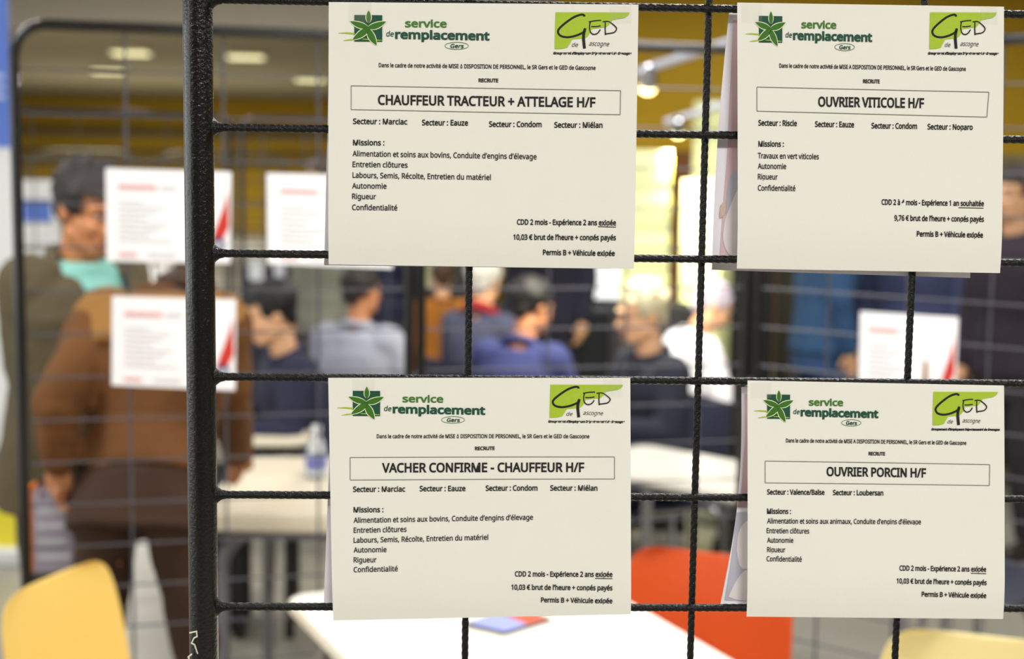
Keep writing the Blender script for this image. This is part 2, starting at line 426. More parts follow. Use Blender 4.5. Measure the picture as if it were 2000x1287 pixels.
# ------------------------------------------------------------------ shell chairs
def chair(label, color, loc, rz, group=None):
    t = thing('shell_chair', label, 'chair', loc, rz, group)
    bm = NB()
    # profile runs from the front lip of the seat to the top of the back (y, z); the seat faces +y
    prof = [(.22, .430, .185), (.20, .447, .20), (.12, .450, .21), (.0, .440, .213), (-.10, .436, .213), (-.165, .452, .21), (-.195, .50, .205), (-.208, .58, .205), (-.222, .66, .205), (-.238, .74, .20), (-.246, .785, .187), (-.250, .808, .165), (-.252, .816, .13)]
    NXX = 14; th = .006; top = []; bot = []
    for i, (y, z, w) in enumerate(prof):
        a = prof[max(i-1, 0)]; b = prof[min(i+1, len(prof)-1)]
        ty, tz = b[0]-a[0], b[1]-a[1]; l = math.hypot(ty, tz); ny, nz = tz/l, -ty/l
        if nz < 0 or (abs(nz) < .3 and ny < 0): ny, nz = -ny, -nz
        r1 = []; r2 = []
        for k in range(NXX+1):
            s = -1+2*k/NXX; dish = .028*abs(s)**3*(1 if i > 5 else .5)
            r1.append(bm.verts.new((w*s, y+ny*dish, z+nz*dish))); r2.append(bm.verts.new((w*s, y+ny*(dish-th), z+nz*(dish-th))))
        top.append(r1); bot.append(r2)
    for i in range(len(prof)-1):
        for k in range(NXX):
            bm.faces.new((top[i][k], top[i][k+1], top[i+1][k+1], top[i+1][k])); bm.faces.new((bot[i][k], bot[i+1][k], bot[i+1][k+1], bot[i][k+1]))
        bm.faces.new((top[i][0], top[i+1][0], bot[i+1][0], bot[i][0])); bm.faces.new((top[i][-1], bot[i][-1], bot[i+1][-1], top[i+1][-1]))
    for k in range(NXX):
        bm.faces.new((top[0][k], bot[0][k], bot[0][k+1], top[0][k+1])); bm.faces.new((top[-1][k], top[-1][k+1], bot[-1][k+1], bot[-1][k]))
    bmesh.ops.recalc_face_normals(bm, faces=bm.faces[:])
    me = bpy.data.meshes.new('s'); bm.to_mesh(me); bm.free()
    ob = bpy.data.objects.new('s', me); COL.objects.link(ob); md = ob.modifiers.new('s', 'SUBSURF'); md.levels = 2; md.render_levels = 2
    dg = bpy.context.evaluated_depsgraph_get(); dg.update(); m2 = bpy.data.meshes.new_from_object(ob.evaluated_get(dg))
    bpy.data.objects.remove(ob); bpy.data.meshes.remove(me)
    obj('seat_shell', m2, color, t)
    for sx in (-1, 1):
        for y0, y1 in ((.16, .21), (-.12, -.20)):
            bm = NB(); tube(bm, [(sx*.14, y0, .432), (sx*.17, (y0+y1)/2, .40), (sx*.20, y1, 0.0)], .011, 10); obj('leg', bm, chrome, t)
    bm = NB()
    for sx in (-1, 1): pass
    tube(bm, [(-.14, .16, .43), (-.14, -.12, .425), (.14, -.12, .425), (.14, .16, .43), (-.14, .16, .43)], .009, 8); obj('seat_frame', bm, chrome, t)
    return t
yel = mat('yellow_plastic', (240, 204, 112), 0.38, 0, 0.02, 6)
org_ = mat('orange_red_plastic', (206, 76, 14), 0.4, 0, 0.03, 6)
creamp = mat('pale_cream_plastic', (232, 214, 150), 0.38, 0, 0.02, 6)
navyp = mat('dark_navy_plastic', (40, 44, 66), 0.4, 0, 0.05, 6)
oliv = mat('olive_plastic', (150, 138, 50), 0.45, 0, 0.05, 6)
def chair_at(label, color, px, py, f, z=.806):
    """place by the middle of the top edge of the back; f = direction the seat faces"""
    p = atZ(px, py, z); f = Vector((f[0], f[1], 0)).normalized(); r = Vector((p.x, p.y, 0))+f*.25
    return chair(label, color, r, math.atan2(-f.x, f.y))
chair_at('yellow plastic shell chair by the edge, turned three-quarters away', yel, 92, 1138, (.94, -.34))
chair_at('orange plastic shell chair at the near white table', org_, 1390, 1088, (-.42, -.9))
chair_at('pale cream shell chair at the bottom corner below OUVRIER PORCIN', creamp, 1930, 1252, (-.35, -.93))
p = on(2000, 940, 3.9)
chair('dark navy shell chair beside the OUVRIER PORCIN notice', navyp, (p.x+.1, p.y+.3, 0), math.radians(40))
# ------------------------------------------------------------------ tall pale totems of stacked boxes, with their spot lamps
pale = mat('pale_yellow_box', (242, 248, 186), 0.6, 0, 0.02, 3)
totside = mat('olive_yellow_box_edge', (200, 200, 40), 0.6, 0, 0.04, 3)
def totem(px0, px1, yt, Y, label, n):
    a = atY(px0, yt, Y); b = atY(px1, yt, Y); w = b.x-a.x
    t = thing('box_totem', label, 'display totem', ((a.x+b.x)/2, Y+w/2, 0), math.radians(-9))
    hh = a.z/n
    for k in range(n):
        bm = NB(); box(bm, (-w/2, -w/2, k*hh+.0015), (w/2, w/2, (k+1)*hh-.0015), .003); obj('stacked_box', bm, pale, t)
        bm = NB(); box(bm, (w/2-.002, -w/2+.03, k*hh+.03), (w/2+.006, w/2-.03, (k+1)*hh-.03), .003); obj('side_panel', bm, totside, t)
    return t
totem(1222, 1318, 292, 7.0, 'pale yellow totem of stacked boxes under the lit spot lamp', 9)
totem(1340, 1418, 350, 7.45, 'pale yellow box totem behind the edge of the pink poster, lower one', 8)
totem(1364, 1450, 195, 8.15, 'taller pale yellow box totem rising behind the lower one', 10)
silver = mat('satin_silver_tube', (206, 210, 226), .35, .25, .03, 20)
def spot(label, p, d, armend, power):
    t = thing('spot_lamp', label, 'spot lamp', p)
    bm = NB(); tube(bm, [armend*-.22+Vector((0, 0, .042)), Vector((0, 0, .036)), armend*.5+Vector((0, 0, .02)), armend], .017, 12); obj('arm', bm, silver, t)
    dz = d.normalized(); u, v = frame_of(dz); bm = NB()
    loft(bm, [(-dz*.05, u*.012, v*.012), (-dz*.045, u*.022, v*.022), (dz*.0, u*.03, v*.03), (dz*.03, u*.036, v*.036), (dz*.028, u*.032, v*.032), (dz*.005, u*.02, v*.02)], 18); obj('lamp_head', bm, chrome, t)
    bm = NB(); ell(bm, dz*.040, (.034, .034, .024), dz.to_track_quat('Z', 'Y').to_matrix(), 2)
    obj('bulb', bm, mat('warm_lit_bulb', (255, 226, 150), .4, emit=9.0), t)
    bm = NB(); tube(bm, [armend, Vector((armend.x, armend.y, .015-p.z))], .018, 12); obj('stand_pole', bm, black, t)
    bm = NB(); lathe(bm, [(0, 0), (.16, 0), (.16, .012), (.03, .025), (0, .025)], (armend.x, armend.y, -p.z)); obj('stand_base', bm, black, t)
    l = bpy.data.lights.new('spot_lamp_light', 'SPOT'); l.energy = power; l.spot_size = math.radians(100); l.spot_blend = .8; l.color = (1, .93, .72); l.shadow_soft_size = .04
    o = bpy.data.objects.new('spot_lamp_light', l); COL.objects.link(o); o.parent = t; o.location = dz*.06
    o.rotation_euler = dz.to_track_quat('-Z', 'Y').to_euler()
    return t
L1 = atY(1268, 152, 5.2); E1_ = atY(1462, 72, 4.9)
spot('lit silver spot lamp on a long arm beside the CHAUFFEUR TRACTEUR notice', L1, Vector((-.12, .5, -.78)), E1_-L1, 190)
L2 = atY(1325, 246, 6.9); E2_ = atY(1446, 196, 6.8)
spot('smaller silver spot lamp on an arm above the pale totems', L2, Vector((.1, .65, -.65)), E2_-L2, 150)
# ------------------------------------------------------------------ roll-up banner, carton, counters and leaflets behind
blueb = mat('royal_blue_banner', (92, 128, 222), 0.6, 0, 0.1, 2)
whb = mat('white_banner', (246, 248, 252), 0.6, 0, 0.01, 2)
yelb = mat('lemon_banner', (240, 226, 60), 0.6, 0, 0.05, 3)
ltb = mat('pale_blue_banner_print', (196, 210, 244), 0.6, 0, 0.05, 3)
Yb = 6.0; x0 = atY(-90, 600, Yb).x; x1 = atY(30, 600, Yb).x; w = x1-x0
t = thing('roll_up_banner', 'tall blue and white roll-up banner at the very edge', 'banner', ((x0+x1)/2, Yb, 0))
zz = lambda y: max(.06, atY(10, y, Yb).z)
def bpart(nm, za, zb, m, dx=0, y=0.0):
    bm = NB(); box(bm, (-w/2+dx, y-.003, za), (w/2-dx, y+.003, zb)); return obj(nm, bm, m, t, False)
bpart('banner_sheet', .07, 2.5, whb); bpart('blue_field', zz(288), 2.49, blueb, 0, -.005); bpart('blue_field', zz(975), zz(880), blueb, 0, -.005); bpart('yellow_field', zz(1085), zz(978), yelb, 0, -.005)
for k, yy in enumerate((145, 165, 185)): bpart('pale_stripe', zz(yy+9), zz(yy), ltb, .02, -.010)
bm = NB(); box(bm, (-w/2-.02, -.07, 0), (w/2+.02, .07, .07), .01); obj('base', bm, alum, t)
bm = NB(); tube(bm, [(0, .03, .05), (0, .03, 2.5)], .012, 8); obj('pole', bm, chrome, t)
bm = NB(); box(bm, (-w/2, -.012, 2.49), (w/2, .012, 2.52)); obj('top_rail', bm, alum, t, False)
c = on(52, 1000, 6.6)
t = thing('display_box', 'yellow box with lilac top standing on the floor beside the banner', 'box', (c.x, c.y+.1, 0))
za = atY(50, 985, 6.6).z; zb = atY(50, 900, 6.6).z
bm = NB(); box(bm, (-.075, -.1, 0), (.075, .1, za), .006); obj('box_body', bm, yelb, t)
bm = NB(); box(bm, (-.077, -.102, za), (.077, .102, zb), .006); obj('box_lid', bm, mat('lilac_card', (190, 190, 236), .6), t)
c = on(82, 400, 9.0)
t = thing('sign_board', 'small blue and white sign behind the head of the person in olive', 'sign', (c.x, c.y, 0))
za = atY(80, 500, 9).z; zb = atY(80, 352, 9).z
bm = NB(); box(bm, (-.13, -.015, za), (.11, .015, zb), .004); obj('board', bm, whb, t)
bm = NB(); box(bm, (-.11, -.02, (za+zb)/2-.02), (.06, -.016, zb-.12)); obj('blue_field', bm, blueb, t, False)
bm = NB(); tube(bm, [(0, 0, 0), (0, 0, za+.02)], .014, 10); box(bm, (-.15, -.15, 0), (.15, .15, .015)); obj('stand', bm, gtube, t)
def board(px0, px1, yt, Y, rgb, label, nm='display_board', cat='display board', th=.05):
    a = atY(px0, yt, Y); b = atY(px1, yt, Y); w = b.x-a.x
    t = thing(nm, label, cat, ((a.x+b.x)/2, Y, 0))
    m = mat('board_cloth_%d_%d_%d' % rgb, rgb, .85, 0, .15, 8)
    bm = NB(); box(bm, (-w/2, -th/2, .12), (w/2, th/2, a.z), .006); obj('panel', bm, m, t)
    for s in (-1, 1):
        bm = NB(); box(bm, (s*(w/2-.05)-.02, -.2, 0), (s*(w/2-.05)+.02, .2, .13), .004); obj('foot', bm, black, t)
    return t
BD = [(636, 700, 300, 9.2, (128, 124, 104), 'tan display board behind the seated person in pale grey'),
      (702, 762, 420, 9.3, (34, 38, 62), 'navy display board seen just below the CHAUFFEUR TRACTEUR notice'),
      (764, 850, 430, 9.4, (92, 74, 62), 'brown display board behind the pair of black grid posts'),
      (852, 958, 420, 9.3, (84, 82, 80), 'grey display board with a white leaflet pinned to it'),
      (960, 1050, 440, 9.6, (150, 128, 24), 'ochre display board above the visitor with the red scarf'),
      (1052, 1240, 440, 9.3, (38, 38, 54), 'dark board with two bright white lit panels on it'),
      (1446, 1520, 300, 7.2, (20, 20, 20), 'narrow black board beside the dark grid post'),
      (1524, 1808, 350, 8.3, (44, 42, 34), 'wide black cloth board behind the person in blue'),
      (1815, 2060, 300, 8.6, (122, 112, 82), 'olive-tan board at the far side above the poster with bottle'),
      (470, 634, 520, 8.6, (52, 52, 70), 'slate board behind the seated person in navy')]
for b_ in BD: board(*b_)
CT = [(1200, 1350, 594, 6.74, (40, 38, 40), 'dark counter below the pale totem under the spot lamp', .4), (640, 960, 618, 8.75, (58, 48, 40), 'low dark brown counter behind the visitors', .4), (962, 1330, 600, 8.75, (46, 48, 58), 'low slate counter behind the person in glasses', .4),
      (1560, 2080, 650, 7.72, (38, 36, 32), 'low black counter behind the poster with bottle', .4)]
for c_ in CT:
    board(*c_[:6], 'counter', 'counter', c_[6])
def leaf(px0, px1, y0, y1, Y, rgb, label, lit=0):
    a = atY(px0, y0, Y); b = atY(px1, y1, Y); o = (a+b)/2
    bm = NB(); box(bm, (a.x-o.x, -.002, b.z-o.z), (b.x-o.x, .002, a.z-o.z), .0008)
    tag(obj('glow_sheet' if lit else 'pinned_sheet', bm, mat('sheet_%d_%d_%d' % rgb, rgb, .7, 0, .02, 5, emit=lit*1.1), None, False, o), label, 'light panel' if lit else 'sheet of paper')  # lit adds an emission glow that brightens the white sheet
LF = [(745, 760, 440, 566, 9.265, (214, 214, 228), 'narrow lilac-white sheet on the navy board'), (770, 792, 440, 568, 9.365, (228, 226, 236), 'white sheet on the brown board, nearest the navy board'),
      (800, 813, 440, 563, 9.365, (150, 178, 110), 'green sheet on the brown board'), (824, 838, 440, 564, 9.365, (238, 248, 150), 'lemon yellow sheet on the brown board'), (839, 850, 440, 562, 9.365, (220, 216, 240), 'pale lilac sheet beside the lemon yellow one'),
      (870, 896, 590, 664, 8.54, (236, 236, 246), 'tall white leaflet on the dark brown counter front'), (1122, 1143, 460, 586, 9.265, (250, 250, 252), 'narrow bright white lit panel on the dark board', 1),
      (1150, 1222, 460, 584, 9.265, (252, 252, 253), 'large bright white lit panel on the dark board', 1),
      (578, 606, 505, 604, 8.565, (236, 238, 248), 'long white sheet on the slate board'), (536, 556, 505, 575, 8.565, (236, 240, 250), 'shorter white sheet on the slate board'), (486, 514, 505, 548, 8.565, (240, 244, 250), 'white sheet on the slate board nearest the near post'),
      (770, 800, 660, 675, 8.54, (214, 228, 250), 'small pale blue card on the dark brown counter front'), (764, 782, 695, 735, 8.54, (236, 238, 250), 'small white card low on the dark brown counter front'),
      (1940, 2010, 700, 745, 7.51, (226, 222, 240), 'white sheet on the black counter beside the bottle poster')]
for l_ in LF: leaf(*l_)
# ------------------------------------------------------------------ people
VOX = 0.009
skin1 = mat('tanned_skin', (206, 138, 92), 0.55, 0, 0.05, 12)
skin2 = mat('fair_skin', (228, 176, 136), 0.55, 0, 0.05, 12)
skin3 = mat('light_brown_skin', (182, 122, 82), 0.55, 0, 0.05, 12)
eyew = mat('eye_white', (168, 158, 148), 0.3, 0, 0, 1); eyed = mat('dark_iris', (34, 22, 16), 0.2, 0, 0, 1); lipm = mat('lip', (160, 84, 70), 0.5, 0, 0.05, 30)
shoem = mat('dark_shoe_leather', (34, 28, 24), 0.45, 0, 0.1, 20)
def hairm(rgb): return mat('hair_%d_%d_%d' % rgb, rgb, 0.6, 0, 0.35, 60, 0.6, 150)
def clothm(rgb): return mat('cloth_%d_%d_%d' % rgb, rgb, 0.88, 0, 0.12, 9, 0.25, 600)
class Person:
    """local frame: x to the person's right, y forward, z up; root on the floor under the pelvis"""
    def __init__(s, label, loc, heading, scale=1.0, pose='stand', lean=0.0, twist=0.0, headyaw=0.0, headpitch=0.0, headscale=1.0,
                 skin=skin2, arms=None, world_arms=None, vox=VOX, group=None, seat=.46, headoff=None, spread=1.0):
        s.vox = vox; s.sk = skin; s.S = scale; s.pose = pose
        h = Vector((heading[0], heading[1], 0)).normalized()
        s.rz = math.atan2(-h.x, h.y)
        s.root = thing('person', label, 'person', (loc[0], loc[1], 0), s.rz, group)
        s.Minv = Matrix.Rotation(-s.rz, 4, 'Z') @ Matrix.Translation((-loc[0], -loc[1], 0))
        k = scale
        hipz = .92*k if pose != 'sit' else seat+.10
        s.p0 = Vector((0, 0, hipz)); L = math.radians(lean)
        s.t = Vector((0, math.sin(L), math.cos(L))); s.f = Vector((0, math.cos(L), -math.sin(L)))
        R = Matrix.Rotation(math.radians(-twist), 3, s.t); s.x = R @ Vector((1, 0, 0)); s.f = R @ s.f
        s.neck = s.p0+s.t*.535*k
        R = Matrix.Rotation(math.radians(-headyaw), 3, 'Z') @ Matrix.Rotation(math.radians(headpitch), 3, 'X')
        Lh = Matrix.Rotation(-L*.55, 3, 'X') if lean else Matrix.Identity(3)
        s.HR = Lh @ R if abs(lean) < 60 else R
        s.hk = headscale*k
        s.hc = s.neck + s.t*.048*k + s.HR @ Vector((0, .025, .115))*s.hk
        if headoff: s.hc = s.neck + Matrix.Rotation(0, 3, 'Z') @ Vector(headoff)*k
        s.sh = {d: s.p0+s.t*.465*k+s.x*d*.175*k for d in (1, -1)}
        s.hip = {d: s.p0+Vector((d*.09*k, 0, -.02)) for d in (1, -1)}
        s.el = {}; s.wr = {}
        for d in (1, -1):
            if world_arms and d in world_arms:
                s.el[d], s.wr[d] = [s.Minv @ Vector(v) for v in world_arms[d]]
            elif arms and d in arms:
                s.el[d], s.wr[d] = [Vector(v) for v in arms[d]]
            elif pose == 'sit':
                s.el[d] = s.sh[d]+Vector((d*.07, .07, -.25))*k; s.wr[d] = s.el[d]+Vector((-d*.09, .21, .02))*k
            else:
                s.el[d] = s.sh[d]+Vector((d*.06, -.03, -.28))*k; s.wr[d] = s.el[d]+Vector((d*.0, .06, -.25))*k
        s.kn = {}; s.an = {}
        for d in (1, -1):
            if pose == 'sit':
                s.kn[d] = Vector((d*.12*k, .42*k, seat+.06)); s.an[d] = Vector((d*.12*k, .40*k, .09))
            else:
                st = .05 if pose == 'stride' else .0
                s.kn[d] = Vector((d*.10*k*spread, .03+st*d, .49*k)); s.an[d] = Vector((d*.11*k*spread, -.02+st*2*d, .09))
    def hd(s, v): return s.hc+s.HR @ (Vector(v)*s.hk)
    def torso(s, bm, g=0.0, lo=-.04, hi=.52, neckr=.062, wide=1.0):
        k = s.S
        rows = [(-.20, .178, .118), (-.10, .175, .115), (-.04, .170, .112), (.06, .158, .105), (.16, .150, .100), (.28, .168, .112), (.38, .182, .114), (.45, .176, .098), (.49, .130, .080), (.525, neckr+.012, neckr+.01)]
        rings = []
        for z, a, b in rows:
            if z < lo-1e-4 or z > hi+1e-4: continue
            rings.append((s.p0+s.t*z*k+s.f*(.012 if .2 < z < .47 else 0), s.x*(a*wide+g)*k, s.f*(b*wide+g)*k))
        loft(bm, rings, 24)
        if hi > .46:
            for d in (1, -1): ell(bm, s.sh[d]-s.x*d*.02*k-s.t*.01*k, ((.066+g)*k,)*3, None, 2)
    def hand(s, bm, d, curl=0.5):
        k = s.S; w = s.wr[d]; f = (w-s.el[d]).normalized()
        side = s.x*(-d); side = (side-f*side.dot(f)).normalized(); n = f.cross(side)
        if n.dot(Vector((0, 0, 1))) > 0: pass
        c = w+f*.05*k
        capsule(bm, w-f*.02*k, w+f*.02*k, .026*k, .028*k)
        R = Matrix((side, n, f)).transposed()
        ell(bm, c, (.040*k, .019*k, .050*k), R, 2)
        pal = s.x*(-d)  # curl towards the body side
        cd = (pal-f*pal.dot(f)).normalized()
        ax = f.cross(cd).normalized()
        for j, (o, l) in enumerate(((-.030, .062), (-.010, .072), (.010, .068), (.029, .054))):
            b = w+f*.088*k+ax*o*k
            f1 = (f*math.cos(curl*.6)+cd*math.sin(curl*.6)).normalized(); f2 = (f*math.cos(curl*1.5)+cd*math.sin(curl*1.5)).normalized()
            m = b+f1*l*.5*k; e = m+f2*l*.5*k
            capsule(bm, b-f*.015*k, m, .0095*k, .0088*k, 8); capsule(bm, m, e, .0088*k, .0075*k, 8)
        tb = w+f*.03*k-ax*.03*k; tm = tb+(f*.6-ax*.7+cd*.2).normalized()*.035*k; te = tm+(f*.9-ax*.2+cd*.3).normalized()*.03*k
        capsule(bm, tb, tm, .012*k, .0105*k, 8); capsule(bm, tm, te, .0105*k, .0085*k, 8)
    def body(s, curl=.5):
        bm = NB(); k = s.S; h = s.hk
        s.torso(bm)
        capsule(bm, s.neck-s.t*.05*k, s.hd((0, -.012, -.06)), .060*k, .052*h)
        ell(bm, s.hd((0, -.012, .03)), (.074*h, .094*h, .086*h), s.HR)          # cranium
        ell(bm, s.hd((0, .022, -.03)), (.062*h, .068*h, .080*h), s.HR)          # face
        ell(bm, s.hd((0, .050, -.085)), (.036*h, .036*h, .028*h), s.HR, 2)      # chin
        capsule(bm, s.hd((.048, .0, -.062)), s.hd((.02, .06, -.09)), .024*h, .020*h); capsule(bm, s.hd((-.048, .0, -.062)), s.hd((-.02, .06, -.09)), .024*h, .020*h)
        capsule(bm, s.hd((0, .082, .008)), s.hd((0, .103, -.034)), .009*h, .015*h, 10)   # nose
        ell(bm, s.hd((.012, .092, -.038)), (.010*h, .012*h, .009*h), s.HR, 2); ell(bm, s.hd((-.012, .092, -.038)), (.010*h, .012*h, .009*h), s.HR, 2)
        for d in (1, -1):
            capsule(bm, s.hd((d*.014, .083, .022)), s.hd((d*.048, .064, .020)), .011*h, .010*h, 10)   # brow
            ell(bm, s.hd((d*.036, .064, -.028)), (.022*h, .018*h, .018*h), s.HR, 2)                    # cheek
            ell(bm, s.hd((d*.076, -.012, -.008)), (.009*h, .020*h, .032*h), s.HR, 2)                   # ear
        capsule(bm, s.hd((-.020, .082, -.066)), s.hd((.020, .082, -.066)), .0085*h, .0085*h, 10)       # lips
        for d in (1, -1):
            capsule(bm, s.sh[d], s.el[d], .050*k, .040*k); capsule(bm, s.el[d], s.wr[d], .039*k, .027*k)
            s.hand(bm, d, curl)
            capsule(bm, s.hip[d], s.kn[d], .085*k, .058*k); capsule(bm, s.kn[d], s.an[d], .055*k, .038*k)
            capsule(bm, s.an[d]+Vector((0, 0, -.035)), s.an[d]+Vector((0, .13, -.05)), .034, .03)
        s.ob = obj('body', blend(bm, s.vox*.75, 4), s.sk, s.root)
        for d in (1, -1):
            bm = NB(); ell(bm, s.hd((d*.031, .074, .001)), (.0125*h, .010*h, .0070*h), s.HR, 2); e = obj('eye', bm, eyew, s.root)
            bm = NB(); ell(bm, s.hd((d*.031, .0835, .001)), (.0066*h, .0035*h, .0064*h), s.HR, 2); obj('iris', bm, eyed, e)
        bm = NB(); capsule(bm, s.hd((-.020, .089, -.066)), s.hd((.020, .089, -.066)), .0045*h, .0045*h, 8); obj('lips', bm, lipm, s.root)
    def hair(s, rgb, vol=1.0, kind='short', curl=.006, brow=True):
        bm = NB(); h = s.hk; m = hairm(rgb); rnd = random.Random(hash(rgb) % 1000)
        ell(bm, s.hd((0, -.022, .042)), (.082*h*vol, .096*h*vol, .084*h*vol), s.HR)
        for k in range(34):
            a = rnd.uniform(0, 6.28); e = rnd.uniform(-.1, 1.4)
            v = Vector((math.cos(a)*math.cos(e)*.078, math.sin(a)*math.cos(e)*.090-.022, math.sin(e)*.08+.042))
            ell(bm, s.hd(v), (.020*h*vol,)*3, None, 2)
        ell(bm, s.hd((0, -.075, -.02)), (.062*h, .030*h, .05*h), s.HR, 2)
        for d in (1, -1): ell(bm, s.hd((d*.070, -.008, .018)), (.014*h, .022*h, .035*h), s.HR, 2)
        if kind == 'long':
            ell(bm, s.hd((0, -.06, -.08)), (.085*h, .05*h, .10*h), s.HR, 2)
            for d in (1, -1): ell(bm, s.hd((d*.072, -.02, -.05)), (.022*h, .04*h, .09*h), s.HR, 2)
        me = blend(bm, s.vox*.8, 2, curl, .03)
        Ri = s.HR.transposed(); hc = s.hc
        def cut(co):
            v = Ri @ (co-hc)/h
            return v.y > .045 and v.z < .050
        trim_mesh(me, cut)
        obj('hair', me, m, s.root)
        if brow:
            for d in (1, -1):
                bm = NB(); capsule(bm, s.hd((d*.014, .0945, .026)), s.hd((d*.046, .076, .027)), .0042*h, .0032*h, 8); obj('eyebrow', bm, m, s.root)
    def top(s, rgb, g=.022, hem=-.10, sleeve=1.0, name='jacket', openv=None, collar=True, wrinkle=.012, wide=1.0, cuff=1.0):
        bm = NB(); k = s.S; s.torso(bm, g, hem, .50, wide=wide)
        for d in (1, -1):
            e = s.el[d]; w = s.wr[d]
            capsule(bm, s.sh[d], e, (.060+g*.7)*k, (.048+g*.6)*k)
            if sleeve > .6: capsule(bm, e, e.lerp(w, .94), (.048+g*.6)*k, (.034+g*.55)*k*cuff)
        if collar:
            c = s.neck-s.t*.012*k; n = 14
            for j in range(n):
                a0 = 2*math.pi*j/n; a1 = 2*math.pi*(j+1)/n
                p = lambda a: c+s.x*math.cos(a)*.075*k+s.f*math.sin(a)*.072*k-s.t*.018*k*math.sin(a)
                capsule(bm, p(a0), p(a1), .024*k, .024*k, 8)
        me = blend(bm, s.vox, 4, wrinkle, .09)
        if openv:
            p0, x, f, t = s.p0, s.x, s.f, s.t
            def cut(co):
                r = co-p0; z = r.dot(t)/k; X = r.dot(x)/k; F = r.dot(f)/k
                return F > .02 and openv[0] < z and abs(X) < openv[1]*(z-openv[0])/(.5-openv[0])
            trim_mesh(me, cut)
        return obj(name, me, clothm(rgb), s.root)
    def shirt(s, rgb, g=.010):
        bm = NB(); k = s.S; s.torso(bm, g, -.10, .525, .066)
        return obj('shirt', blend(bm, s.vox, 4, .004, .08), clothm(rgb), s.root)
    def trousers(s, rgb, g=.014, wrinkle=.014, lg=None, lo=-.20):
        bm = NB(); k = s.S; g0 = g
        if s.pose == 'sit': ell(bm, s.p0+Vector((0, .0, -.03)), (.19*k, .15*k, .12*k), None, 3)
        else: s.torso(bm, g, lo, .06)
        if lg is not None: g = lg
        for d in (1, -1):
            capsule(bm, s.hip[d], s.kn[d], (.090+g)*k, (.064+g)*k); capsule(bm, s.kn[d], s.an[d]+Vector((0, 0, .02)), (.062+g)*k, (.048+g)*k)
        obj('trousers', blend(bm, s.vox, 4, wrinkle, .09), clothm(rgb), s.root)
        for d in (1, -1):
            bm = NB(); a = s.an[d]
            capsule(bm, a+Vector((0, -.03, -.045)), a+Vector((0, .15, -.05)), .042, .036); box(bm, a+Vector((-.038, -.07, -.09)), a+Vector((.038, .185, -.07)), .008)
            obj('shoe', blend(bm, .008, 3), shoem, s.root)
    def scarf(s, rgb, name='scarf', r=.034):
        bm = NB(); k = s.S; n = 14; c = s.neck+s.t*.005*k
        p = lambda a: c+s.x*math.cos(a)*.075*k+s.f*math.sin(a)*.075*k-s.t*.03*k*math.sin(a)
        for j in range(n): capsule(bm, p(2*math.pi*j/n), p(2*math.pi*(j+1)/n), r*k, r*k, 8)
        obj(name, blend(bm, .009, 3, .008, .05), clothm(rgb), s.root)
    def glasses(s):
        bm = NB(); h = s.hk
        for d in (1, -1):
            tube(bm, [s.hd((d*.032+.021*math.cos(a), .099-.012*abs(math.cos(a))*(1 if math.cos(a)*d > 0 else 0), .0+.017*math.sin(a))) for a in [6.2832*j/16 for j in range(17)]], .0017*h, 6)
            tube(bm, [s.hd((d*.053, .09, .006)), s.hd((d*.078, .03, .006)), s.hd((d*.082, -.02, .002))], .0017*h, 6)
        tube(bm, [s.hd((-.012, .099, .004)), s.hd((.012, .099, .004))], .0017*h, 6)
        obj('glasses', bm, mat('thin_spectacle_metal', (70, 70, 76), .3, .8), s.root)
def V(px, py, Y): return atY(px, py, Y)
# --- man in the olive jacket
r = on(132, 700, 4.12)
P = Person('standing person in olive jacket and teal shirt, face half behind a poster', r, (.80, -.60), .985, lean=6, headoff=(0, .06, .135), headyaw=0, headpitch=-14, headscale=1.07, skin=skin1, vox=.008,
           world_arms={1: (V(52, 700, 3.98), V(88, 905, 4.0))})
P.body(); P.hair((46, 40, 40), 1.10, curl=.012); P.shirt((140, 205, 196), .014)
P.top((92, 82, 60), .030, -.20, openv=(.10, .080), wide=1.10); P.trousers((60, 56, 52))
# --- person in the brown jacket, bent over the table, seen from behind
r = on(276, 1000, 3.50)
P2 = Person('person in brown suede jacket bending over the cream table, back turned', r, (.10, .99), .95, lean=24, headpitch=-80, skin=skin3, vox=.009, headscale=1.05, headoff=(0, .13, -.035), spread=1.35,
            world_arms={-1: (V(112, 795, 3.44), V(114, 905, 3.47)), 1: (V(448, 785, 3.72), V(468, 885, 3.90))})
P2.body(.9); P2.hair((64, 44, 30), 1.0); P2.top((104, 64, 24), .026, .06, wrinkle=.02, wide=1.02, name='suede_jacket'); P2.trousers((62, 40, 26), .016, lg=.0, lo=-.10)
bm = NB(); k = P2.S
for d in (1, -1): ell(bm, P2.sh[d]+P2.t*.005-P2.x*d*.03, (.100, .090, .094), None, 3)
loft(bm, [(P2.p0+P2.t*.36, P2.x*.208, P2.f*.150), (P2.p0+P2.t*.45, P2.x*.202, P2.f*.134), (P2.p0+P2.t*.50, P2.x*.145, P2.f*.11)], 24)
obj('shoulder_yoke', blend(bm, .009, 5, .010, .09), clothm((150, 106, 50)), P2.root)
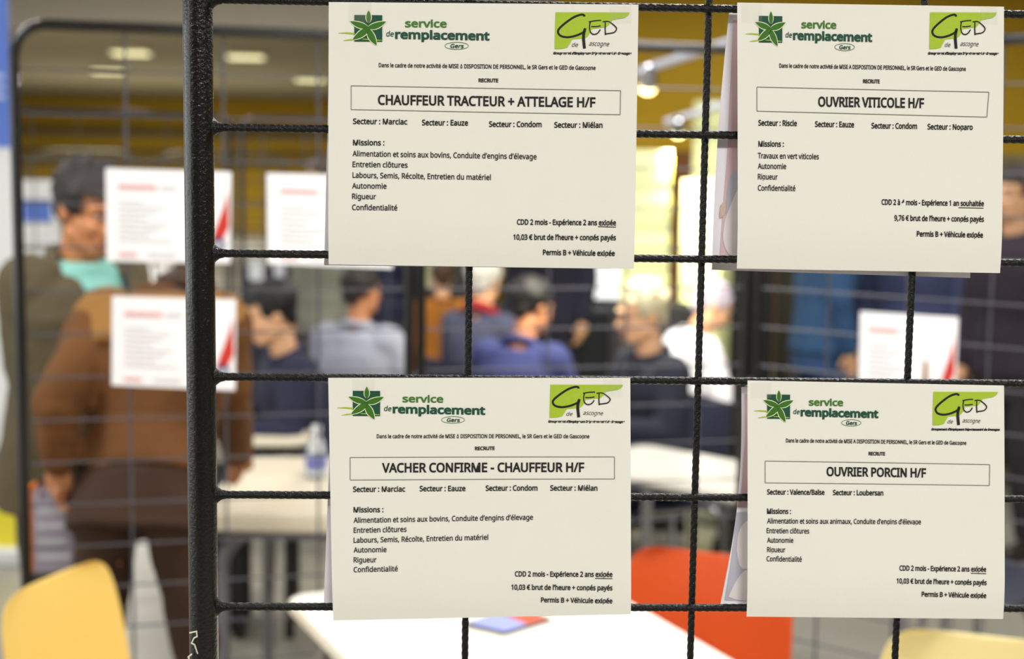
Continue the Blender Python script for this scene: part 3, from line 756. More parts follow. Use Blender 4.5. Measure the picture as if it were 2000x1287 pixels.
# bag in that hand
b = V(116, 960, 3.58); bw = .083
t = thing('shopping_bag', 'grey printed shopping bag with orange side, held by the person in brown', 'bag', (b.x, b.y, V(116, 1112, 3.58).z), math.radians(6))
hb = V(116, 955, 3.58).z-V(116, 1112, 3.58).z
bagm = mat('grey_purple_bag', (150, 144, 160), .6, 0, .2, 14)
bm = NB(); box(bm, (-.062, -.035, 0), (.050, .035, hb), .004); obj('bag_body', bm, bagm, t)
bm = NB(); box(bm, (-.072, -.037, .004), (-.060, .037, hb+.012), .002); obj('side_gusset', bm, mat('bright_orange_card', (240, 130, 20), .6), t)
bm = NB(); box(bm, (.048, -.036, .004), (.056, .036, hb*.95), .002); obj('side_gusset', bm, mat('dark_red_card', (110, 30, 40), .6), t)
bm = NB(); tube(bm, [(-.04, -.036, hb-.01), (-.03, -.036, hb+.035), (0, -.036, hb+.05), (.03, -.036, hb+.03), (.036, -.036, hb-.01)], .003, 8); obj('bag_handle', bm, mat('dark_red_card', (110, 30, 40)), t)
for k in range(4):
    bm = NB(); box(bm, (-.05, -.0362, hb*(.18+.19*k)), (.03-.012*(k % 2), -.0355, hb*(.18+.19*k)+.011)); obj('printed_band', bm, mat('pale_print', (196, 196, 206), .6), t, False)
# --- seated man in navy, facing left
def sit(label, px, py_head, Y, heading, skin, hairrgb, toprgb, lean=8, vol=1.0, seat=.46, k=1.0, legs=(40, 42, 52), vox=.011, hs=1.0, head=(0, 0), gray=None, arms=None, glasses=False, chairrgb=None, hk='short'):
    """head centre at picture row py_head; the chair is moved so that the head sits there"""
    hh = V(px, py_head, Y)
    h = Vector((heading[0], heading[1], 0)).normalized()
    off = math.sin(math.radians(lean))*.6*k+.03
    k2 = (hh.z-(seat+.10))/(.655+.02)
    k2 = max(.86, min(1.06, k2))
    r = Vector((hh.x, hh.y, 0))-h*off
    p = Person(label, r, heading, k2, 'sit', lean, headyaw=head[0], headpitch=head[1], headscale=hs, skin=skin, vox=vox, seat=seat, arms=arms)
    p.body(); p.hair(hairrgb, vol, hk); p.top(toprgb, .024, -.10, wide=1.06); p.trousers(legs)
    if glasses: p.glasses()
    c = chair('dark shell chair under the '+label, navyp, (r.x, r.y, 0), p.rz)
    c['label'] = ('dark shell chair under the '+label).split(',')[0]
    return p
sit('seated person in navy jacket facing the small cream table', 528, 650, 5.25, (-.93, -.36), skin2, (24, 22, 26), (40, 42, 68), 12, 1.06, head=(4, -8), hs=1.12)
sit('seated person in pale grey top, back turned', 706, 640, 6.2, (.35, .94), skin3, (30, 22, 20), (150, 154, 172), 4, 1.05, head=(20, 0), hs=1.05)
p = sit('seated person in slate jacket and red scarf, back turned', 948, 645, 6.8, (.55, .83), skin2, (206, 202, 196), (70, 74, 100), 4, 1.08, head=(-10, 0), hs=1.1)
p.scarf((150, 24, 34))
sit('seated person in blue jacket, leaning towards the distant table', 1032, 648, 5.75, (.45, .89), skin3, (18, 16, 16), (46, 54, 106), 14, 1.1, head=(25, -10), hs=1.08)
p = sit('seated person in dark jacket and glasses, facing left', 1250, 662, 5.3, (-.9, -.42), skin2, (206, 196, 164), (34, 38, 54), 8, 1.06, head=(6, -4), hs=1.12, glasses=True)
sit('seated person in white shirt behind the white table, head bowed', 1385, 640, 6.05, (.75, .2), skin2, (196, 186, 204), (232, 232, 244), 14, 1.05, head=(10, -20), hs=1.0)
# --- standing visitors farther back
def stand(label, px, Y, heading, skin, hairrgb, toprgb, legs, k=1.0, vox=.013, hem=-.12, lean=3, arms=None):
    r = on(px, 600, Y)
    p = Person(label, r, heading, k, 'stand', lean, skin=skin, vox=vox, arms=arms)
    p.body(); p.hair(hairrgb, 1.05); p.top(toprgb, .024, hem, wide=1.06); p.trousers(legs); return p
stand('standing person in blue top and blue jeans by the black cloth board', 1606, 6.95, (1, .12), skin2, (60, 44, 30), (44, 78, 120), (40, 70, 116))
stand('standing person in dark jacket before the ochre board', 1075, 8.2, (-.5, -.85), skin2, (50, 40, 34), (36, 36, 56), (30, 30, 44))
stand('standing person in navy before the tan board', 722, 8.2, (.3, .95), skin3, (30, 26, 24), (40, 46, 76), (36, 40, 60))
stand('standing person in orange sweater beside the pair of black posts', 865, 7.4, (-.2, .97), skin2, (70, 48, 30), (176, 110, 34), (60, 44, 34), k=.70)
stand('standing person in grey coat near the slate board', 642, 7.75, (-.7, -.7), skin2, (90, 70, 50), (132, 134, 120), (70, 66, 64))
stand('standing person in dark suit at the far side beside the poster with bottle', 1985, 6.2, (-.8, -.5), skin2, (40, 32, 28), (44, 36, 50), (36, 34, 40))
stand('standing person in slate blue jacket left of the olive-tan board', 1775, 7.15, (-.3, -.9), skin2, (52, 42, 36), (66, 74, 112), (46, 48, 60))
GLYPHS = '''
 209|
+459|257,311 417,311 417,254 257,254 257,89 200,89 200,254 40,254 40,311 200,311 200,477 257,477
,215|154,84 136,23 111,-42 85,-103 33,-103 49,-38 63,31 73,93 148,93
-258|32,184 32,246 226,246 226,184
/298|290,573 77,0 8,0 221,573
0459|419,287 417,221 409,163 395,112 376,70 349,37 316,12 276,-3 229,-8 170,1 122,27 86,70 60,129 44,201 39,287 44,373 58,446 83,504 119,547 167,573 229,581 287,573 335,547 372,504 399,446 414,373|110,287 113,215 121,156 137,111 159,78 190,59 229,52 268,59 298,78 320,110 336,156 345,215 348,287 345,359 336,417 320,463 298,495 268,515 229,521 190,515 159,495 137,463 121,417 113,359
1459|285,0 216,0 216,400 216,439 217,470 219,499 196,477 169,455 108,405 71,452 226,573 285,573
2459|417,0 38,0 38,59 188,210 228,251 261,287 287,320 306,353 318,387 322,424 315,466 294,496 261,514 221,520 181,517 147,506 83,466 45,513 94,548 153,572 221,581 270,576 313,562 347,540 372,510 388,472 394,428 389,385 375,344 353,305 324,267 288,227 247,185 128,67 128,64 417,64
3459|395,439 392,403 381,372 363,347 340,326 310,311 277,302 277,298 337,283 379,255 405,214 413,163 407,116 390,74 360,40 318,14 263,-3 193,-8 110,-1 36,23 36,89 114,61 194,51 260,59 305,81 331,117 339,164 335,197 320,223 297,242 265,255 226,263 179,265 123,265 123,326 180,326 223,329 259,339 286,356 307,377 319,404 323,434 316,471 295,498 262,516 219,521 164,515 117,498 75,473 39,521 73,544 115,563 163,576 218,581 296,571 352,540 384,495
4459|443,130 359,130 359,0 291,0 291,130 17,130 17,190 286,576 359,576 359,193 443,193|291,374 291,412 293,444 294,474 295,500 292,500 276,468 257,438 86,193 291,193
6459|44,245 51,342 75,433 95,474 121,510 155,539 196,562 246,576 306,581 344,579 377,573 377,513 344,520 308,523 257,518 216,504 183,483 158,454 139,419 127,380 115,291 119,291 150,326 194,350 223,356 255,358 302,353 342,338 375,313 400,279 416,236 421,184 415,129 399,82 372,44 336,15 291,-2 239,-8 199,-4 163,7 130,26 101,54 77,89 59,133 48,185|238,51 284,59 320,84 343,125 351,184 344,233 324,271 289,295 241,303 205,299 175,287 150,270 131,248 119,223 115,198 123,146 146,99 185,64 210,55
7459|109,0 344,508 35,508 35,573 419,573 419,518 187,0
9459|417,328 410,231 387,139 366,99 340,63 306,33 265,11 214,-3 154,-8 117,-6 82,0 82,60 115,53 152,50 204,54 245,68 278,90 303,118 322,153 334,192 346,281 341,281 310,247 266,223 237,216 204,214 158,219 118,235 85,260 61,294 45,336 40,387 46,443 63,491 90,529 127,557 171,575 223,581 262,577 299,565 332,545 361,518 384,483 402,439 413,388|223,521 178,513 142,488 118,447 110,388 117,339 137,301 171,277 220,269 256,273 286,285 311,303 330,325 342,349 346,374 338,426 315,474 277,508 252,518
:215|58,43 61,69 72,85 88,94 107,97 126,94 142,85 153,69 157,43 153,18 142,2 126,-8 107,-11 88,-8 72,2 61,18|58,387 61,412 72,429 88,438 107,441 126,438 142,429 153,412 157,387 153,362 142,345 126,335 107,332 88,335 72,345 61,362
A512|437,0 368,177 141,177 73,0 0,0 224,575 289,575 512,0|282,415 274,438 263,473 255,500 247,468 238,438 230,415 165,241 346,241
B521|241,573 336,565 404,541 445,497 459,431 456,399 446,371 431,347 409,328 382,313 350,304 350,300 415,279 441,261 461,236 474,203 478,163 472,115 454,74 425,42 385,19 337,5 279,0 78,0 78,573|256,329 318,335 357,352 377,382 384,423 376,463 351,490 308,506 245,511 150,511 150,329|150,269 150,61 265,61 330,68 371,91 394,125 401,168 398,197 388,221 370,241 344,256 307,266 260,269
C507|323,517 280,513 241,502 206,482 178,456 155,423 139,383 129,337 125,286 131,220 147,164 175,117 213,83 262,62 322,55 394,62 460,78 460,15 393,-2 356,-7 312,-8 232,1 166,28 115,72 78,131 56,203 49,287 53,349 67,406 89,456 120,499 159,534 206,559 261,575 324,581 409,572 482,547 453,486 394,508
D585|536,292 528,203 501,131 457,74 399,33 325,8 237,0 78,0 78,573 254,573 335,565 404,540 460,501 502,446 528,377|460,289 454,359 435,415 404,457 361,487 308,505 244,511 150,511 150,62 228,62 329,76 402,119 446,190
E446|398,0 78,0 78,573 398,573 398,509 150,509 150,330 383,330 383,268 150,268 150,63 398,63
F416|150,0 78,0 78,573 398,573 398,509 150,509 150,306 383,306 383,243 150,243
G584|326,302 524,302 524,22 431,-1 380,-6 323,-8 241,1 173,28 120,71 81,130 57,202 49,286 58,370 84,442 127,500 186,544 259,571 346,581 437,572 516,547 489,484 421,508 342,517 278,510 225,489 181,455 150,409 131,353 124,286 130,222 146,166 175,119 216,84 270,62 340,55 404,59 452,68 452,238 326,238
H594|516,0 443,0 443,267 150,267 150,0 78,0 78,573 150,573 150,330 443,330 443,573 516,573
I272|239,0 32,0 32,42 99,57 99,515 32,531 32,573 239,573 239,531 172,515 172,57 239,42
L420|78,0 78,573 150,573 150,64 400,64 400,0
M727|330,0 142,502 139,502 142,461 144,407 144,347 144,0 78,0 78,573 184,573 361,103 364,103 544,573 650,573 650,0 578,0 578,352 579,408 581,460 584,501 581,501 390,0
N610|532,0 447,0 141,476 138,476 141,432 143,378 144,320 144,0 78,0 78,573 161,573 467,99 470,99 469,115 468,137 466,193 464,249 464,573 532,573
O626|577,287 573,224 561,166 540,116 510,73 473,38 428,13 375,-3 314,-8 251,-3 196,13 151,39 114,73 85,116 65,167 53,224 49,288 56,370 78,442 114,500 166,545 232,572 314,581 393,572 459,545 510,501 547,442 570,370|125,287 130,220 145,163 171,117 207,83 255,62 314,55 373,62 420,83 456,117 481,163 496,220 501,287 490,384 456,457 398,503 314,518 255,511 207,490 171,457 145,411 130,354
P485|229,573 326,562 393,528 431,475 444,404 433,336 417,306 395,278 364,255 324,238 275,227 216,223 150,223 150,0 78,0 78,573|223,511 150,511 150,285 208,285 258,288 298,296 330,311 352,334 365,363 370,401 361,449 334,484 289,504
R499|236,573 301,568 353,555 393,532 422,500 439,460 444,410 440,368 427,334 408,306 385,285 330,257 487,0 403,0 264,237 150,237 150,0 78,0 78,573|232,510 150,510 150,298 236,298 296,304 338,325 362,359 370,407 366,440 355,467 336,486 310,500 275,507
S440|403,153 396,106 378,66 348,35 307,11 257,-3 198,-8 137,-5 83,4 41,19 41,88 73,76 113,65 201,55 240,57 273,66 298,79 316,98 327,120 330,147 327,173 318,194 302,213 277,230 242,247 196,265 131,294 85,330 57,375 50,403 48,435 54,477 71,513 99,542 136,563 180,576 231,581 318,572 389,549 366,487 302,508 229,517 196,515 169,507 148,494 133,478 124,457 121,434 124,407 133,386 149,367 172,351 204,335 246,318 293,299 332,279 362,255 385,228 398,194
T446|259,0 187,0 187,509 8,509 8,573 437,573 437,509 259,509
U586|513,202 507,146 489,95 459,52 416,20 360,-1 290,-8 196,7 128,50 86,118 72,204 72,573 144,573 144,201 154,139 182,93 228,64 294,55 342,59 379,73 407,96 427,126 438,161 442,202 442,573 513,573
V481|481,573 277,0 204,0 0,573 75,573 204,205 220,160 231,119 241,80 250,119 262,161 277,207 405,573
a450|231,437 299,428 347,403 376,358 385,293 385,0 334,0 320,61 317,61 279,22 234,-1 206,-6 172,-8 136,-5 103,6 75,23 55,48 41,80 37,119 50,176 87,219 152,245 243,257 316,259 316,285 310,330 293,359 265,375 227,380 163,370 106,347 84,400 151,426|252,208 184,200 141,182 118,155 110,119 115,87 132,66 157,53 188,49 238,56 279,79 306,117 315,172 315,210
b493|139,461 138,410 135,373 139,373 161,398 189,419 226,432 272,437 344,423 401,381 437,312 449,215 444,147 427,91 400,48 365,17 322,-2 272,-8 226,-3 189,10 161,31 139,55 133,55 119,0 68,0 68,609 139,609|260,379 219,374 188,361 165,339 150,308 142,268 139,217 139,214 145,144 165,93 202,61 261,51 312,61 348,93 369,145 376,216 369,287 348,338 311,368
c385|241,-8 187,-2 139,15 99,45 69,87 50,143 44,213 51,284 71,342 102,385 142,415 191,432 245,438 309,431 358,415 337,356 292,370 244,376 204,371 172,358 148,335 131,303 120,263 117,213 120,166 131,126 148,94 172,71 202,58 240,53 302,60 351,78 351,15 304,-2 275,-7
d493|221,-8 148,6 92,48 56,117 44,214 56,311 93,381 149,424 221,438 253,436 280,429 323,407 354,374 359,374 356,405 354,438 354,609 425,609 425,0 368,0 358,58 354,58 323,24 279,1 252,-6|232,51 290,60 328,88 348,135 355,200 355,213 349,284 329,336 291,369 231,379 181,368 146,334 124,281 117,213 124,144 146,93 181,61
e452|234,438 286,432 329,414 364,385 390,346 406,299 411,244 411,201 117,201 127,137 154,90 197,62 254,52 327,60 392,82 392,20 327,-1 292,-6 251,-8 194,-2 143,17 101,48 70,91 51,146 44,212 50,277 68,333 96,378 134,411 181,431|233,380 188,372 154,348 130,309 119,257 338,257 335,292 326,322 312,346 292,364 266,376
f276|266,375 158,375 158,0 87,0 87,375 12,375 12,408 87,432 87,457 92,507 104,547 124,577 152,597 186,609 227,613 274,609 310,599 292,544 262,552 228,556 197,550 175,532 162,502 158,458 158,430 266,430
g493|221,438 261,434 297,422 329,402 355,373 359,373 369,430 425,430 425,-7 420,-63 404,-109 378,-146 341,-172 293,-187 233,-192 147,-186 78,-165 78,-100 111,-114 149,-125 237,-134 286,-126 324,-101 347,-63 355,-13 355,4 356,32 358,57 354,57 329,28 299,8 263,-4 221,-8 147,7 91,51 56,121 44,214 56,306 91,377 147,423|230,379 197,374 169,359 147,336 130,303 120,262 117,213 124,143 146,92 182,60 232,50 262,52 288,58 309,69 326,85 340,105 349,131 354,161 356,197 356,214 353,267 343,309 326,340 302,362 270,374
h496|139,431 138,399 135,370 140,370 174,407 221,429 273,437 321,433 360,421 391,400 413,370 426,330 431,280 431,0 361,0 361,275 355,321 338,353 308,372 265,379 222,374 189,360 166,338 150,308 142,269 139,222 139,0 68,0 68,609 139,609
i207|139,430 139,0 68,0 68,430|104,591 133,580 142,566 145,546 142,526 133,512 104,501 88,504 75,512 66,526 63,546 66,566 75,580 88,588
l207|139,0 68,0 68,609 139,609
m750|540,438 603,429 649,401 676,352 685,280 685,0 615,0 615,277 610,321 594,353 567,372 528,379 474,369 438,342 418,298 411,237 411,0 342,0 342,277 339,308 332,333 320,353 303,367 281,376 253,379 215,374 185,360 164,338 150,308 141,269 139,223 139,0 68,0 68,430 125,430 136,371 140,371 173,409 217,431 266,438 312,433 349,420 378,398 398,366 402,366 427,398 461,420 499,433
n496|275,438 343,429 391,401 421,352 431,280 431,0 361,0 361,275 355,321 338,353 308,372 265,379 204,368 166,338 146,289 139,223 139,0 68,0 68,430 125,430 136,371 140,371 175,409 222,431
o485|442,216 438,165 428,121 411,82 388,51 359,25 324,7 285,-4 241,-8 200,-4 163,7 129,25 100,51 77,82 59,121 48,165 44,216 50,282 68,336 97,380 137,412 186,431 244,438 299,431 347,412 387,380 417,336 436,282|117,216 120,169 130,128 147,95 172,71 203,56 243,51 282,56 314,71 339,95 356,128 366,169 369,216 365,263 355,303 338,335 314,359 282,374 242,379 185,368 147,335 124,284
p493|273,438 344,424 401,383 437,313 449,216 444,148 427,93 401,49 365,17 322,-2 272,-8 213,1 170,24 139,55 134,55 137,20 139,-16 139,-192 68,-192 68,430 126,430 136,371 139,371 170,405 213,429 240,436|260,379 221,374 190,362 167,342 152,313 142,275 139,229 139,216 142,167 150,126 165,93 188,70 220,55 261,51 297,56 326,72 348,98 364,131 373,171 376,217 369,283 348,334 311,367
r331|269,438 295,437 319,433 310,368 287,372 264,374 217,363 176,334 149,289 139,229 139,0 68,0 68,430 126,430 134,351 137,351 170,395 214,426 240,435
s384|348,119 343,80 327,49 302,24 268,6 226,-4 176,-8 135,-6 99,-1 42,19 42,83 104,60 178,49 224,53 256,66 274,86 280,112 271,141 259,154 239,167 212,180 174,196 135,212 103,228 76,245 57,266 45,292 41,324 52,372 85,408 137,430 202,438 275,430 339,409 315,353 258,372 197,380 159,377 131,366 114,350 108,328 119,298 133,286 154,274 182,261 219,246 257,231 289,215 314,197 333,176 344,150
t290|212,50 245,53 272,59 272,5 240,-4 200,-8 167,-5 138,4 112,20 91,44 78,79 74,125 74,375 13,375 13,409 75,437 103,528 144,528 144,430 269,430 269,375 144,375 144,127 149,93 163,69 185,54
u496|427,430 427,0 370,0 359,57 356,57 321,20 273,-1 220,-8 173,-4 134,8 103,29 81,59 68,99 63,148 63,430 135,430 135,153 141,108 158,76 188,57 230,51 273,55 306,69 330,91 345,121 354,160 357,206 357,430
v407|163,0 0,430 75,430 167,176 180,137 193,96 201,63 204,63 214,96 227,138 241,176 332,430 407,430 244,0
x424|170,220 22,430 102,430 213,268 322,430 402,430 253,220 410,0 330,0 213,172 94,0 14,0
y409|1,430 76,430 169,185 184,144 196,105 205,68 209,68 215,91 224,121 245,186 333,430 409,430 224,-59 188,-130 165,-156 138,-176 106,-188 67,-192 34,-190 9,-186 9,-130 30,-133 56,-135 99,-126 130,-99 152,-59 174,-2
z377|346,0 31,0 31,47 262,375 45,375 45,430 340,430 340,377 112,55 346,55
à450|231,437 299,428 347,403 376,358 385,293 385,0 334,0 320,61 317,61 279,22 234,-1 206,-6 172,-8 136,-5 103,6 75,23 55,48 41,80 37,119 50,176 87,219 152,245 243,257 316,259 316,285 310,330 293,359 265,375 227,380 163,370 106,347 84,400 151,426|252,208 184,200 141,182 118,155 110,119 115,87 132,66 157,53 188,49 238,56 279,79 306,117 315,172 315,210|205,614 227,575 255,532 282,496 282,486 235,486 204,513 171,546 142,579 121,606 121,614
é452|234,438 286,432 329,414 364,385 390,346 406,299 411,244 411,201 117,201 127,137 154,90 197,62 254,52 327,60 392,82 392,20 327,-1 292,-6 251,-8 194,-2 143,17 101,48 70,91 51,146 44,212 50,277 68,333 96,378 134,411 181,431|233,380 188,372 154,348 130,309 119,257 338,257 335,292 326,322 312,346 292,364 266,376|347,606 326,579 296,546 263,513 233,486 186,486 186,496 212,532 240,575 262,614 347,614
ï207|139,0 68,0 68,430 139,430|-9,546 -6,564 2,576 29,585 55,576 64,564 67,546 64,529 55,516 29,506 2,516 -6,529|142,546 145,564 153,576 179,585 205,576 214,564 217,546 214,529 205,516 179,506 153,516 145,529
ô485|442,216 438,165 428,121 411,82 388,51 359,25 324,7 285,-4 241,-8 200,-4 163,7 129,25 100,51 77,82 59,121 48,165 44,216 50,282 68,336 97,380 137,412 186,431 244,438 299,431 347,412 387,380 417,336 436,282|117,216 120,169 130,128 147,95 172,71 203,56 243,51 282,56 314,71 339,95 356,128 366,169 369,216 365,263 355,303 338,335 314,359 282,374 242,379 185,368 147,335 124,284|278,614 306,575 344,531 379,495 379,486 329,486 285,518 241,558 198,518 156,486 107,486 107,495 142,532 178,575 206,614
’140|131,564 112,503 88,437 62,376 10,376 21,424 32,476 42,527 50,573 125,573
€459|305,580 380,571 448,543 419,485 366,508 305,518 250,509 206,480 174,432 153,365 349,365 349,313 148,313 147,298 147,282 147,267 148,249 325,249 325,197 154,197 166,156 184,120 207,92 236,71 271,59 311,55 374,62 431,80 431,18 376,0 307,-8 247,-2 196,17 155,47 123,88 99,138 83,197 18,197 18,249 76,249 75,265 75,282 76,300 76,313 18,313 18,365 82,365 97,426 120,479 153,521 195,553 246,573
'''
# ------------------------------------------------------------------ the near display grid
YP = 1.13
black = mat('black_enamel', (20, 21, 22), 0.32, 0.0, 0.5, 60, 0.35, 400, coat=0.3)
blackbar = mat('black_ribbed_wire', (8, 8, 7), 0.3, 0.0, 0.4, 300, 0.5, 900, spec=0.3)
xs = [-0.2041, 0.0082, 0.1948, 0.3663, 0.537]
zs = [0.13066, 0.03251, -0.06593, -0.16419, -0.25996, -0.35238]
zs = [z+CAMZ for z in zs]
while zs[-1] > 0.2: zs.append(zs[-1]-0.0965)
zt = [zs[0]+0.0983*k for k in (2, 1)]
zs = zt+zs
GP = Vector((xs[0], YP, 0))
grid = thing('display_grid_panel', 'black wire display grid in front, holding the four white job notices', 'display panel', GP)
def twisted(bm, p, q, r, lobes=5, pitch=0.03, step=0.0018, seg=20):
    p = Vector(p); q = Vector(q); d = q-p; L = d.length; t = d/L; u, v = frame_of(t)
    n = max(2, int(L/step)); prev = None
    for i in range(n+1):
        s = L*i/n; c = p+t*s; ring = []
        for k in range(seg):
            a = 2*math.pi*k/seg
            rr = r*(1+0.10*math.cos(lobes*(a-2*math.pi*s/pitch)))
            ring.append(bm.verts.new(c+(u*math.cos(a)+v*math.sin(a))*rr))
        if prev:
            for k in range(seg): bm.faces.new((prev[k], prev[(k+1) % seg], ring[(k+1) % seg], ring[k]))
        else: bm.faces.new(list(reversed(ring)))
        prev = ring
    bm.faces.new(prev)
XR = 0.71
for x in (xs[0], XR):
    bm = NB(); tube(bm, [(x-GP.x, 0, z) for z in (0.0, 0.6, 1.2, 1.6, 2.02)], 0.0116, 24)
    if x == xs[0]:
        for z in (1.775,): tube(bm, [(x-GP.x, 0, z-.001), (x-GP.x, 0, z+.001)], 0.0119, 24)
    obj('post', bm, black, grid)
bm = NB(); tube(bm, [(0, 0, 2.015), (XR-GP.x, 0, 2.015)], 0.0116, 20); obj('top_rail', bm, black, grid)
for i, z in enumerate(zs):
    bm = NB()
    vis = 1.2 < z < 1.9
    if vis: twisted(bm, (0, 0, z), (XR-GP.x, 0, z), 0.0030)
    else: tube(bm, [(0, 0, z), (XR-GP.x, 0, z)], 0.0030, 10)
    for s, xx in ((1, 0.0105), (-1, XR-GP.x-0.0105)):      # weld fillets
        lp = [(xx+s*0.0, 0.0088), (xx+s*.0025, 0.0060), (xx+s*.005, 0.0042), (xx+s*.0085, 0.0033)]
        loft(bm, [(Vector((a, 0, z)), Vector((0, b*.6, 0)), Vector((0, 0, b))) for a, b in lp], 12)
    o = obj('crossbar', bm, blackbar, grid)
for i, x in enumerate(xs[1:]):
    bm = NB(); twisted(bm, (x-GP.x, 0.0055, 1.15), (x-GP.x, 0.0055, 1.92), 0.0027, 4, 0.026)
    tube(bm, [(x-GP.x, 0.0055, 0.1), (x-GP.x, 0.0055, 1.15)], 0.0027, 10)
    tube(bm, [(x-GP.x, 0.0055, 1.92), (x-GP.x, 0.0055, 2.01)], 0.0027, 10)
    obj('upright_bar', bm, blackbar, grid)
for x in (0.0, XR-GP.x):
    bm = NB(); box(bm, (x-.02, -.22, 0), (x+.02, .22, .022), .005); obj('foot', bm, black, grid)
# torn tape on the post
clear = mat('clear_tape', (196, 196, 178), 0.25, 0, 0.05, 40, 0.2, 300, alpha=0.16)
tapeedge = mat('peeling_tape_edge', (205, 205, 185), 0.35, 0, 0.2, 200)
bm = NB()
pts = [(371, 1236), (384, 1233), (385, 1243), (379, 1246), (374, 1256), (380, 1259), (386, 1276)]
P = [atY(a, b, YP-0.0118) for a, b in pts]
tp = P[0].copy()
for a, b in zip(P, P[1:]): capsule(bm, a-tp, b-tp, 0.0007, 0.0006, 6)
q = [atY(a, b, YP-0.0110) for a, b in ((374, 1278), (368, 1283), (370, 1290))]
for a, b in zip(q, q[1:]): capsule(bm, a-tp, b-tp, 0.0008, 0.0007, 6)
o = obj('torn_tape', bm, tapeedge, None, True, tp)
tag(o, 'torn remnant of clear tape stuck low on the black post', 'tape')
# ------------------------------------------------------------------ printed lettering
GLY = {}
for line in GLYPHS.split('\n'):
    if not line: continue
    f = line[1:].split('|')
    GLY[line[0]] = (int(f[0]), [[tuple(map(int, p.split(','))) for p in s.split()] for s in f[1:] if s])
def curve_mesh(polys, off=0.0):
    """closed outlines in px -> filled flat triangles (px)"""
    c = bpy.data.curves.new('t', 'CURVE'); c.dimensions = '2D'; c.fill_mode = 'BOTH'; c.offset = off/100
    for p in polys:
        s = c.splines.new('POLY'); s.points.add(len(p)-1); s.use_cyclic_u = True
        for pt, (x, y) in zip(s.points, p): pt.co = (x/100, -y/100, 0, 1)
    o = bpy.data.objects.new('t', c); COL.objects.link(o)
    dg = bpy.context.evaluated_depsgraph_get(); dg.update()
    me = bpy.data.meshes.new_from_object(o.evaluated_get(dg))
    vs = [(v.co.x*100, -v.co.y*100) for v in me.vertices]; fs = [tuple(p.vertices) for p in me.polygons]
    bpy.data.objects.remove(o); bpy.data.curves.remove(c); bpy.data.meshes.remove(me)
    return vs, fs
GM = {}
def glyph_mesh(c, off):
    if (c, off) not in GM:
        GM[(c, off)] = curve_mesh([[(x/10, -y/10) for x, y in p] for p in GLY[c][1]], off) if GLY[c][1] else ([], [])
    return GM[(c, off)]
def text(s, x0, y0, x1, y1, cap, slant=0.0, off=0.0):
    """one line of type as flat glyphs; off = stroke thickening in px"""
    adv = sum(GLY[c][0] for c in s)
    l = min(p[0] for sp in GLY[s[0]][1] for p in sp); w = adv-l-30
    sx = (x1-x0)/w; sl = (y1-y0)/w; sy = cap/714; V = []; F = []; X = -l
    oe = round(off/((sx+sy)/2)/10, 1)
    for c in s:
        vs, fs = glyph_mesh(c, oe); n = len(V)
        for x, y in vs:
            x = x*10; y = -y*10
            V.append((x0+(X+x+slant*y)*sx, y0+(X+x)*sl-y*sy))
        F += [tuple(k+n for k in f) for f in fs]
        X += GLY[c][0]
    return V, F
def stroke(pts, w):
    w = w if isinstance(w, (list, tuple)) else [w]*len(pts); out = []
    n = len(pts); L = []; R = []
    for i in range(n):
        a = pts[max(i-1, 0)]; b = pts[min(i+1, n-1)]; dx, dy = b[0]-a[0], b[1]-a[1]; l = math.hypot(dx, dy) or 1
        L.append((pts[i][0]-dy/l*w[i]/2, pts[i][1]+dx/l*w[i]/2)); R.append((pts[i][0]+dy/l*w[i]/2, pts[i][1]-dx/l*w[i]/2))
    vs = L+R; fs = [(i, i+1, n+i+1, n+i) for i in range(n-1)]
    return vs, fs
def smoothline(p, k=5):
    out = []
    for i in range(len(p)-1):
        a = p[max(i-1, 0)]; b = p[i]; c = p[i+1]; d = p[min(i+2, len(p)-1)]
        for j in range(k):
            t = j/k
            out.append(tuple(0.5*(2*b[m]+(c[m]-a[m])*t+(2*a[m]-5*b[m]+4*c[m]-d[m])*t*t+(3*b[m]-a[m]-3*c[m]+d[m])*t**3) for m in (0, 1)))
    out.append(p[-1]); return out
ink = mat('black_ink', (22, 22, 22), 0.8, 0, 0.1, 100)
inkgrey = mat('grey_ink_line', (120, 118, 112), 0.8, 0, 0.1, 100)
dgreen = mat('dark_green_ink', (6, 74, 52), 0.7, 0, 0.15, 300)
lgreen = mat('leaf_green_ink', (52, 108, 18), 0.7, 0, 0.15, 300)
mgreen = mat('mid_green_ink', (62, 116, 30), 0.7, 0, 0.15, 300)
lime = mat('lime_green_ink', (164, 192, 44), 0.7, 0, 0.06, 300)
cream = mat('cream_outline_ink', (226, 232, 190), 0.8, 0, 0.03, 100)
paper = mat('white_paper', (232, 230, 222), 0.9, 0, 0.015, 25, 0.05, 500)
tapem = mat('matte_tape', (205, 204, 190), 0.45, 0, 0.03, 50, alpha=0.08)

